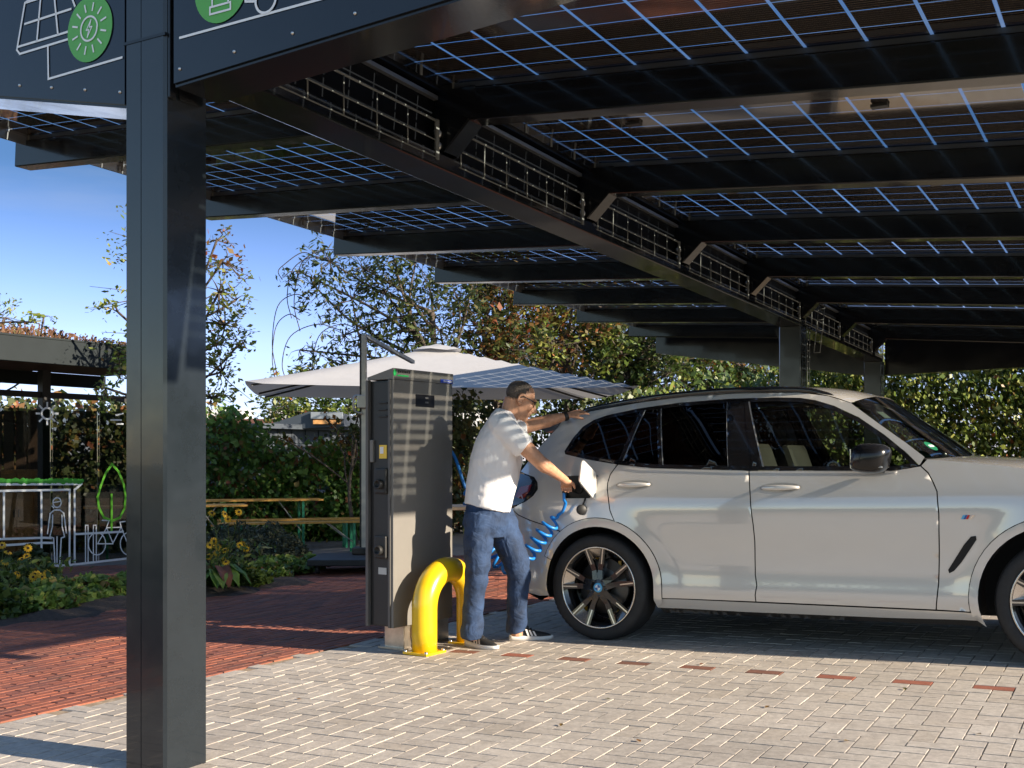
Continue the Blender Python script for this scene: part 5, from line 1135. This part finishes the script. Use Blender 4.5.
def limb(q, a, b_, r0, r1, sag=.1, n=6):
    a=Vector(a); b_=Vector(b_); m_=(a+b_)/2+V(random.gauss(0,1),random.gauss(0,1),random.gauss(0,.5)+.4)*(b_-a).length*sag
    q.tube(crom([a,m_,b_],n),list(np.linspace(r0,r1,2*n+1)),6)
def tree(name,label,cat,base,trunk_top,clusters,m,leaf,group=None,tr=.10,nleaf=900,mats=None,gap=.6,droop=0.,twig=True,asp=.55):
    base=Vector(base); t=thing(name,base,label,cat,group); q=MB(); tt=Vector(trunk_top)
    mid=(base+tt)/2+V(random.gauss(0,.12),random.gauss(0,.12),0); tp=crom([base-V(0,0,.1),mid,tt],6); q.tube(tp,list(np.linspace(tr*1.25,tr*.6,len(tp))),9)
    VS=[]; 
    groups={}
    for i,cl in enumerate(clusters):
        c,rad=Vector(cl[0]),cl[1]; mm=cl[2] if len(cl)>2 else m; nl=int(nleaf*(np.mean(rad)**2)*1.0)
        src=tp[int(len(tp)*random.uniform(.5,.98))]; limb(q,src,c,tr*.42,.014)
        v,cen,dirs,L=cluster_leaves(c,rad,max(30,nl),leaf,gap,droop=droop,asp=asp); groups.setdefault(mm.name,[]).append(v)
        if twig:
            for k in range(min(len(cen),14)): 
                e=Vector(cen[k]); limb(q,c,e,.010,.004,.08,2); q.tube([e,e+Vector(dirs[k])*L*.9],[.004,.002],4)
    q.build('trunk',M['bark'],t,recalc=False)
    for mn,vv in groups.items(): leaf_obj('crown',np.concatenate(vv),bpy.data.materials[mn],t)
    return t
def cl(px,py,Y,r,*mm): return (at(px,py,Y),r,*mm)
def gb(px,Y): x=(px-CX)/F*Y; return V(x,Y,gz(x)-.03)
# young tree behind the big post
tree('young_tree','slender young tree with sparse red-tipped leaves behind the big dark post','tree',gb(168,12.6),at(178,300,12.6),
  [cl(222,262,12.6,.26,M['leaf_autumn']),cl(219,292,12.5,.26),cl(225,325,12.4,.25),cl(215,345,12.8,.3),cl(222,372,12.5,.28),cl(212,398,12.6,.25),cl(236,300,12.6,.12),cl(238,345,12.6,.12),cl(150,300,13,.4),cl(160,240,12.8,.4),cl(150,350,12.5,.4),cl(118,312,12.4,.12),cl(116,352,12.2,.18,M['leaf_light']),cl(121,372,12.2,.16,M['leaf_yg']),cl(106,388,11.9,.15,M['leaf_yg']),cl(112,398,12,.12),cl(190,320,12.4,.4),cl(217,240,12.6,.14,M['leaf_autumn'])],M['leaf_light'],.034,tr=.024,nleaf=2300,gap=.9)
tree('young_tree','leafy branch tips of a small tree above the shelter roof at the far left','tree',gb(-45,15.5),at(-30,330,15.5),[cl(5,318,15.5,.22),cl(32,322,15.4,.14),cl(44,316,15.3,.10),cl(-8,325,15.5,.35),cl(-40,330,15.6,.5),cl(18,330,15.5,.16)],M['leaf_light'],.036,tr=.03,nleaf=1600,gap=.9)
# big weeping tree over the parasol
Yb=21
tree('weeping_tree','large sparse tree with drooping dark branches above the parasol mast','tree',gb(455,Yb),at(432,312,Yb),
  [cl(300,272,Yb,.25),cl(318,290,Yb,.45),cl(330,262,Yb,.45),cl(352,300,Yb,.60),cl(345,335,Yb,.40),cl(362,268,Yb,.50),cl(385,290,Yb,.65),cl(392,250,Yb,.55),cl(405,320,Yb,.7),cl(375,340,Yb,.45),cl(430,290,Yb,.7),cl(440,330,Yb,.6),cl(460,300,Yb,.6),cl(300,350,Yb,.22),cl(312,372,Yb,.28),cl(330,360,Yb,.28),cl(288,380,Yb,.18),cl(425,345,Yb,.5),cl(415,262,Yb,.5),cl(345,375,Yb,.25),cl(475,270,Yb,.6)],M['leaf_dark'],.072,tr=.085,nleaf=1150,gap=.8,droop=.7,asp=.33)
q=MB(); wt=[o for o in SC.objects if o.name=='weeping_tree'][0]
for (x0,y0,dx,dy) in ((330,262,-45,55),(318,258,-42,20),(352,255,-60,75),(300,320,-30,60),(340,330,-60,55),(345,240,20,-20),(310,300,-40,70),(360,330,-50,70)):
    a=at(x0,y0,Yb); p=[a,a+V(dx*.4*Yb/F,.1,.12),a+V(dx*.85*Yb/F,.15,-.1),a+V(dx*Yb/F,.2,-dy*.6*Yb/F),a+V(dx*.9*Yb/F,.2,-dy*Yb/F)]; q.tube(crom(p,6),.009,4)
q.build('bare_twig',M['bark'],wt,recalc=False)
# mixed row behind the parasol
rowg='mixed trees in the row behind the parasol and car'
def crown_box(x0,x1,y0,y1,Y,r,n,m,alt=None,pa=.3):
    out=[]
    for _ in range(n):
        px=random.uniform(x0,x1); py=random.uniform(y0,y1); out.append(cl(px,py,Y+random.uniform(-.8,.8),r*random.uniform(.7,1.2),(alt if alt and random.random()<pa else m)))
    return out
tree('maple_tree','rust-red leaved tree behind the peak of the parasol','tree',gb(500,22),at(498,330,22),crown_box(470,530,268,380,22,.48,26,M['leaf_autumn'],M['leaf_dark'],.35),M['leaf_autumn'],.062,rowg,tr=.09,nleaf=1150,gap=.7)
tree('maple_tree','yellow-green and rust mottled tree over the right half of the parasol','tree',gb(568,22.5),at(566,340,22.5),crown_box(535,602,285,385,22.5,.48,26,M['leaf_light'],M['leaf_autumn'],.4),M['leaf_light'],.060,rowg,tr=.09,nleaf=1150,gap=.7)
tree('broadleaf_tree','dark green tree between the mottled tree and the car roof','tree',gb(640,23),at(640,345,23),crown_box(605,690,310,395,23,.52,26,M['leaf_dark'],M['leaf_mid'],.4),M['leaf_dark'],.062,rowg,tr=.09,nleaf=1200,gap=.7)
tree('broadleaf_tree','green and russet tree above the rear of the car roof','tree',gb(735,24),at(735,350,24),crown_box(690,790,345,400,24,.5,24,M['leaf_mid'],M['leaf_autumn'],.4),M['leaf_mid'],.060,rowg,tr=.09,nleaf=1200,gap=.7)
tree('broadleaf_tree','tall thin-crowned tree behind the second row, below the canopy edge','tree',gb(610,30),at(610,320,30),crown_box(520,760,300,400,30,.75,26,M['leaf_dark'],M['leaf_autumn'],.4),M['leaf_dark'],.09,rowg,tr=.15,nleaf=330,gap=.8)
# leafy mass low down behind the man, between charger and car
def hedge(name,label,cat,x0,x1,top,bot,Y,m,leaf,n,alt=None,pa=.2,depth=.8,group=None,Y1=None,woody=True):
    """creeper or hedge: leaves through a bank with an uneven top; top(px) -> pixel row"""
    Y1=Y1 or Y; c=at((x0+x1)/2,bot,(Y+Y1)/2); t=thing(name,V(c.x,c.y,gz(c.x)),label,cat,group); P1=[];P2=[]
    nc=int(n/22); q=MB()
    for i in range(nc):
        u=random.random(); px=lerp(x0,x1,u); YY=lerp(Y,Y1,u)+random.random()**1.5*depth; ty=top(px)+random.uniform(-4,7); py=lerp(ty,bot,random.random()**.9); p=np.array(at(px,py,YY)); k=22
        d=rng.normal(size=3); d/=np.linalg.norm(d); pts=p+rng.normal(size=(k,3))*.11*leaf/.06+d*rng.random((k,1))*.25*leaf/.06; nr=rng.normal(size=(k,3))*.75+np.array([1.0,-.85,.55])
        (P2 if alt is not None and random.random()<pa else P1).append(leafset(pts,nr,leaf*rng.uniform(.6,1.3,k),.7))
    q=MB(); k=max(4,int((x1-x0)/16))
    for i in range(k):
        px=lerp(x0,x1,(i+.5)/k)+random.uniform(-4,4); YY=lerp(Y,Y1,(i+.5)/k)+depth*.7; a=at(px,bot,YY); a.z=gz(a.x)-.05; b_=at(px+random.uniform(-8,8),top(px)+14,YY); limb(q,a,b_,.03,.012,.06)
    q.build('stems',M['bark'],t,recalc=False)
    leaf_obj('foliage',np.concatenate(P1),m,t)
    if P2: leaf_obj('foliage',np.concatenate(P2),alt,t)
    return t
from_pts=lambda xs,ys: (lambda px: interp(px,xs,ys))
hedge('creeper_hedge','dense green creeper covered hedge with red leaves behind the beer tables','hedge',150,372,from_pts([150,205,222,245,268,300,330,372],[400,412,408,425,440,452,450,448]),545,18.6,M['leaf_creeper'],.052,20000,M['leaf_autumn'],.08,1.0)
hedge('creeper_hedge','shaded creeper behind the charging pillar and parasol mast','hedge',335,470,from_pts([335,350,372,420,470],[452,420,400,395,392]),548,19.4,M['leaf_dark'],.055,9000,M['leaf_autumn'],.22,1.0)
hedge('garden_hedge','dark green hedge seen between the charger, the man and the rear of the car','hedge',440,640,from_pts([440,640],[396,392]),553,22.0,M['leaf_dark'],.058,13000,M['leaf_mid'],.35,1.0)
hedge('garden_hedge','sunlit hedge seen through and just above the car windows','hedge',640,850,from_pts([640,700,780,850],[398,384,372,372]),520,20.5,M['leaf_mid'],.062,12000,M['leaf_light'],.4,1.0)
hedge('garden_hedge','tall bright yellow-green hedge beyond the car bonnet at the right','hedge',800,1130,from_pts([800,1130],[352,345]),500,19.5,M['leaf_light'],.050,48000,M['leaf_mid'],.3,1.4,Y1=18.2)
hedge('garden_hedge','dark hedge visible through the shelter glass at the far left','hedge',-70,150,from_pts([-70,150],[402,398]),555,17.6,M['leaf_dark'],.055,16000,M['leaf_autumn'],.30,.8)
tree('garden_tree','light green tree crown over the grey building between post and charger','tree',gb(325,42),at(325,425,42),crown_box(268,372,398,425,42,.9,20,M['leaf_light'],M['leaf_mid'],.4),M['leaf_light'],.11,tr=.15,nleaf=260,gap=.7)
tree('creeper_tree','hanging red creeper leaves right of the grey building by the mast','tree',gb(358,17.5),at(356,440,17.5),[cl(352,430,17.5,.22),cl(345,450,17.5,.2,M['leaf_autumn']),cl(325,418,17.6,.13,M['leaf_autumn']),cl(358,415,17.5,.2),cl(340,440,17.5,.14,M['leaf_autumn']),cl(362,460,17.5,.22),cl(286,440,17.6,.07,M['leaf_autumn'])],M['leaf_dark'],.05,tr=.03,nleaf=900,gap=.9)
# unseen hedges, added to block sky glow in paint and glass reflections
def bank(name,label,cat,p0,p1,h,th):
    p0=Vector(p0);p1=Vector(p1); d=(p1-p0); L=d.length; d.normalize(); s=V(-d.y,d.x,0); c=(p0+p1)/2; t=thing(name,V(c.x,c.y,gz(c.x)),label,cat); n=4200; u=rng.random(n)*L; z=rng.random(n)**.8; w=rng.normal(size=n)*th*.35
    top=h*(.8+.2*np.sin(u*.55)*np.cos(u*.21+1)); p=np.array(p0)[None]+np.array(d)[None]*u[:,None]+np.array(s)[None]*w[:,None]; p[:,2]=gz(c.x)+z*top; leaf_obj('foliage',leafset(p,rng.normal(size=(n,3))+np.array([0,0,.4]),.26*rng.uniform(.6,1.3,n),.7),M['leaf_mid'],t)
    q=MB(); q.bar(p0+V(0,0,gz(c.x)+h*.38),p1+V(0,0,gz(c.x)+h*.38),th*.5,h*.76); q.build('inner_growth',M['leaf_dark'],t)
bank('unseen_reflection_hedge','long unseen hedge added on the right to block horizon glow in reflections','hedge',V(27,-22,0),V(31,34,0),5.6,1.6)
bank('unseen_reflection_hedge','long unseen hedge added behind the camera to darken reflections in the car paint','hedge',V(-26,-17,0),V(25,-24,0),2.6,1.6)
# fence posts behind the creeper
FG_=thing('mesh_fence',V(-3,19.9,gz(-3)),'green mesh fence almost hidden in the creeper','fence')
for k in range(4):
    q=MB(); x=-5.6+1.05*k*1.35; q.bar(V(x,19.9,gz(x)),V(x,19.9,gz(x)+1.75),.05,.05,up=V(1,0,0)); q.build('post',M['green_leg'],FG_)
q=MB()
for k in range(8): q.tube([V(-5.7,19.9,gz(-4)+.1+.22*k),V(-1.2,19.9,gz(-2)+.1+.22*k)],.004,4)
for k in range(40): x=-5.7+k*.115; q.tube([V(x,19.9,gz(x)+.05),V(x,19.9,gz(x)+1.7)],.003,4)
q.build('wire_mesh',M['green_leg'],FG_)
# flower bed
bed0=on_ground(-40,636); bed1=on_ground(316,584)
bd2=(bed1-bed0); bd2.z=0; LB=bd2.length; bd2.normalize(); bn2=V(-bd2.y,bd2.x,0)
q=MB(); vs=[]; n=30
for j in range(8):
    for i in range(n+1):
        p=bed0+bd2*(LB*1.02*i/n)+bn2*(.36*j)+bd2*(.06*j); 
        if i==n: p=p-bd2*(.02*j*j)
        p.z=gz(p.x)+(.035 if 0<j<7 else -.02)+random.uniform(-.012,.015)+.02*math.sin(i*.9+j); vs.append(p)
q.add(vs,[(j*(n+1)+i,j*(n+1)+i+1,(j+1)*(n+1)+i+1,(j+1)*(n+1)+i) for j in range(7) for i in range(n)],0,True); tag(q.build('soil',M['soil'],recalc=False),kind='structure')
def clump(name,label,cat,c,r,h,m,leaf,n,group=None,up=.8,asp=.75,stemm='bark',alt=None):
    c=Vector(c); t=thing(name,c,label,cat,group); q=MB(); th=rng.random(n)*2*np.pi; rr=np.sqrt(rng.random(n)); p=np.empty((n,3)); p[:,0]=c.x+r*rr*np.cos(th); p[:,1]=c.y+r*rr*np.sin(th)
    lump=.75+.25*np.sin(p[:,0]*9+1)*np.cos(p[:,1]*8); top=h*np.sqrt(np.clip(1-rr**2*.85,0,1))*lump; p[:,2]=c.z+top*(1-.75*rng.random(n)**1.8); nr=rng.normal(size=(n,3))*.7; nr[:,2]+=up; nr[:,1]-=.2
    v=leafset(p,nr,leaf*rng.uniform(.6,1.3,n),asp)
    for k in range(14): a=random.uniform(0,6.28); e=c+V(r*.6*math.cos(a),r*.6*math.sin(a),h*.6); limb(q,c,e,.008,.003,.1,3)
    q.build('stems',M[stemm],t,recalc=False); leaf_obj('foliage',v,m,t); return t
gcg='cushions of lobed ground-cover leaves along the paving edge'
k=0
for px,py,r,h,m_ in ((28,612,.42,.30,'leaf_yg'),(62,604,.40,.30,'leaf_yg'),(98,598,.42,.28,'leaf_yg'),(-15,618,.4,.3,'leaf_mid'),(140,594,.45,.28,'leaf_yg'),(180,590,.42,.28,'leaf_yg'),(262,580,.33,.26,'leaf_yg'),(284,574,.33,.24,'leaf_yg'),(303,570,.26,.20,'leaf_yg'),(246,586,.28,.24,'leaf_mid')):
    c=on_ground(px,py); lab=['low mound of ivy-like leaves by the paving at the far left','yellow-green leafy cushion left of centre between post and left edge','yellow-green leafy cushion close against the left of the big post','leafy cushion cut by the left edge of the picture','leafy cushion hidden behind the big dark post','second leafy cushion hidden behind the big dark post','bright leafy cushion in front of the grey-green shrub','yellow-green leafy cushion below the right part of the shrub','small leafy cushion at the right tip of the flower bed','darker leafy cushion between hosta and shrub'][k]; k+=1
    clump('ground_cover_plant',lab,'plant',c,r,h,M[m_],.042,1100,gcg)
clump('grey_green_shrub','wide dark grey-green shrub in front of the benches','shrub',on_ground(248,566),.80,.62,M['leaf_grey'],.032,9000,None,.3,.35)
clump('grey_green_shrub','smaller grey-green shrub right beside the dark post','shrub',on_ground(205,566),.6,.5,M['leaf_grey'],.032,3500,None,.3,.35)
clump('dark_bush','dark leafy bush in front of the glass at the left edge','shrub',on_ground(8,592),.55,.55,M['leaf_dark'],.05,1800)
# hosta
HO=thing('hosta_plant',on_ground(216,592),'broad-leaved hosta beside the foot of the dark post','plant'); q=MB(); c=on_ground(216,592)
for i in range(26):
    a=random.uniform(0,6.28); L_=random.uniform(.25,.42); d=V(math.cos(a),math.sin(a),0); w=V(-d.y,d.x,0); pts=[c+V(0,0,.05)+d*.04,c+d*L_*.45+V(0,0,.22+.06*random.random()),c+d*L_*.8+V(0,0,.17),c+d*L_+V(0,0,.06)]; ws=[.01,.075,.065,.004]
    vs=[]; [vs.extend([p-w*x+V(0,0,.02),p,p+w*x+V(0,0,.02)]) for p,x in zip(pts,ws)]
    q.add(vs,[(3*j+k_,3*j+k_+1,3*j+k_+4,3*j+k_+3) for j in range(3) for k_ in range(2)],0,True)
q.build('leaves',M['leaf_creeper'],HO,recalc=False)
# yellow coneflowers
fg_='yellow coneflowers in the bed'
def flowers(label,cx,cy,heads):
    c=on_ground(cx,cy); t=thing('yellow_coneflower',c,label,'flower',fg_); s=MB(); 
    for hx,hy in heads:
        p=at(hx,hy,c.y+random.uniform(-.15,.25)); limb(s,c+V(random.gauss(0,.05),random.gauss(0,.05),0),p,.005,.003,.05,4); f=MB(); d=V(random.gauss(0.3,.3),-.7+random.gauss(0,.2),.6+random.gauss(0,.3)).normalized(); u=d.orthogonal().normalized(); w=d.cross(u)
        for k_ in range(11):
            a=2*math.pi*k_/11; e=u*math.cos(a)+w*math.sin(a); tt=e.cross(d); f.add([p+e*.008,p+e*.028+tt*.010-d*.002,p+e*.045-d*.010,p+e*.028-tt*.010-d*.002],[(0,1,2,3)])
        f.ball(p+d*.004,(.012,.012,.010),8,5,mat=1); f.build('flower_head',[M['petal'],M['flower_eye']],t,recalc=False)
    s.build('stems',M['leaf_mid'],t,recalc=False)
    n=160; pp=np.array(c)+rng.normal(size=(n,3))*np.array([.16,.16,.0])+np.array([0,0,1])*rng.random((n,1))*.45; leaf_obj('foliage',leafset(pp,rng.normal(size=(n,3))+np.array([0,-.3,.6]),.05*rng.uniform(.6,1.2,n),.4),M['leaf_mid'],t)
flowers('yellow coneflowers under the drawn woman at the far left',20,604,[(2,545),(8,552),(22,559),(27,556),(15,576),(18,574),(28,548),(5,562)])
flowers('yellow coneflowers left of the post with several open heads',40,606,[(33,577),(36,581),(38,574),(42,577),(47,573),(47,586),(31,580),(35,574)])
flowers('yellow coneflowers right of the big dark post',214,590,[(210,545),(214,541),(218,547),(209,556),(225,550),(210,571),(226,562),(229,567),(224,560),(217,553),(239,512),(212,513),(225,514),(228,519)])
flowers('small yellow flower stem in front of the shrub',236,578,[(243,544),(246,549),(240,545)])
# a few fallen leaves on the paving
q=MB()
for px,py in ((768,708),(900,690),(560,726),(705,665),(300,700),(430,690),(640,742),(980,735),(60,680),(250,640),(150,705),(520,690),(850,742),(610,700)):
    p=on_ground(px+random.uniform(-5,5),py)+V(0,0,.006); a=random.uniform(0,6.28); e=V(math.cos(a),math.sin(a),.15)*.020; w=V(-math.sin(a),math.cos(a),0)*.012; q.add([p-e*.8,p+w+V(0,0,.004),p+e,p-w+V(0,0,.003)],[(0,1,2,3)])
o=q.build('fallen_leaves',M['leaf_autumn'],recalc=False); tag(o,'small dry leaves scattered on the paving','leaves',None,'stuff')
for o in SC.objects:
    for k_ in ('_o','_b'):
        if k_ in o: del o[k_]
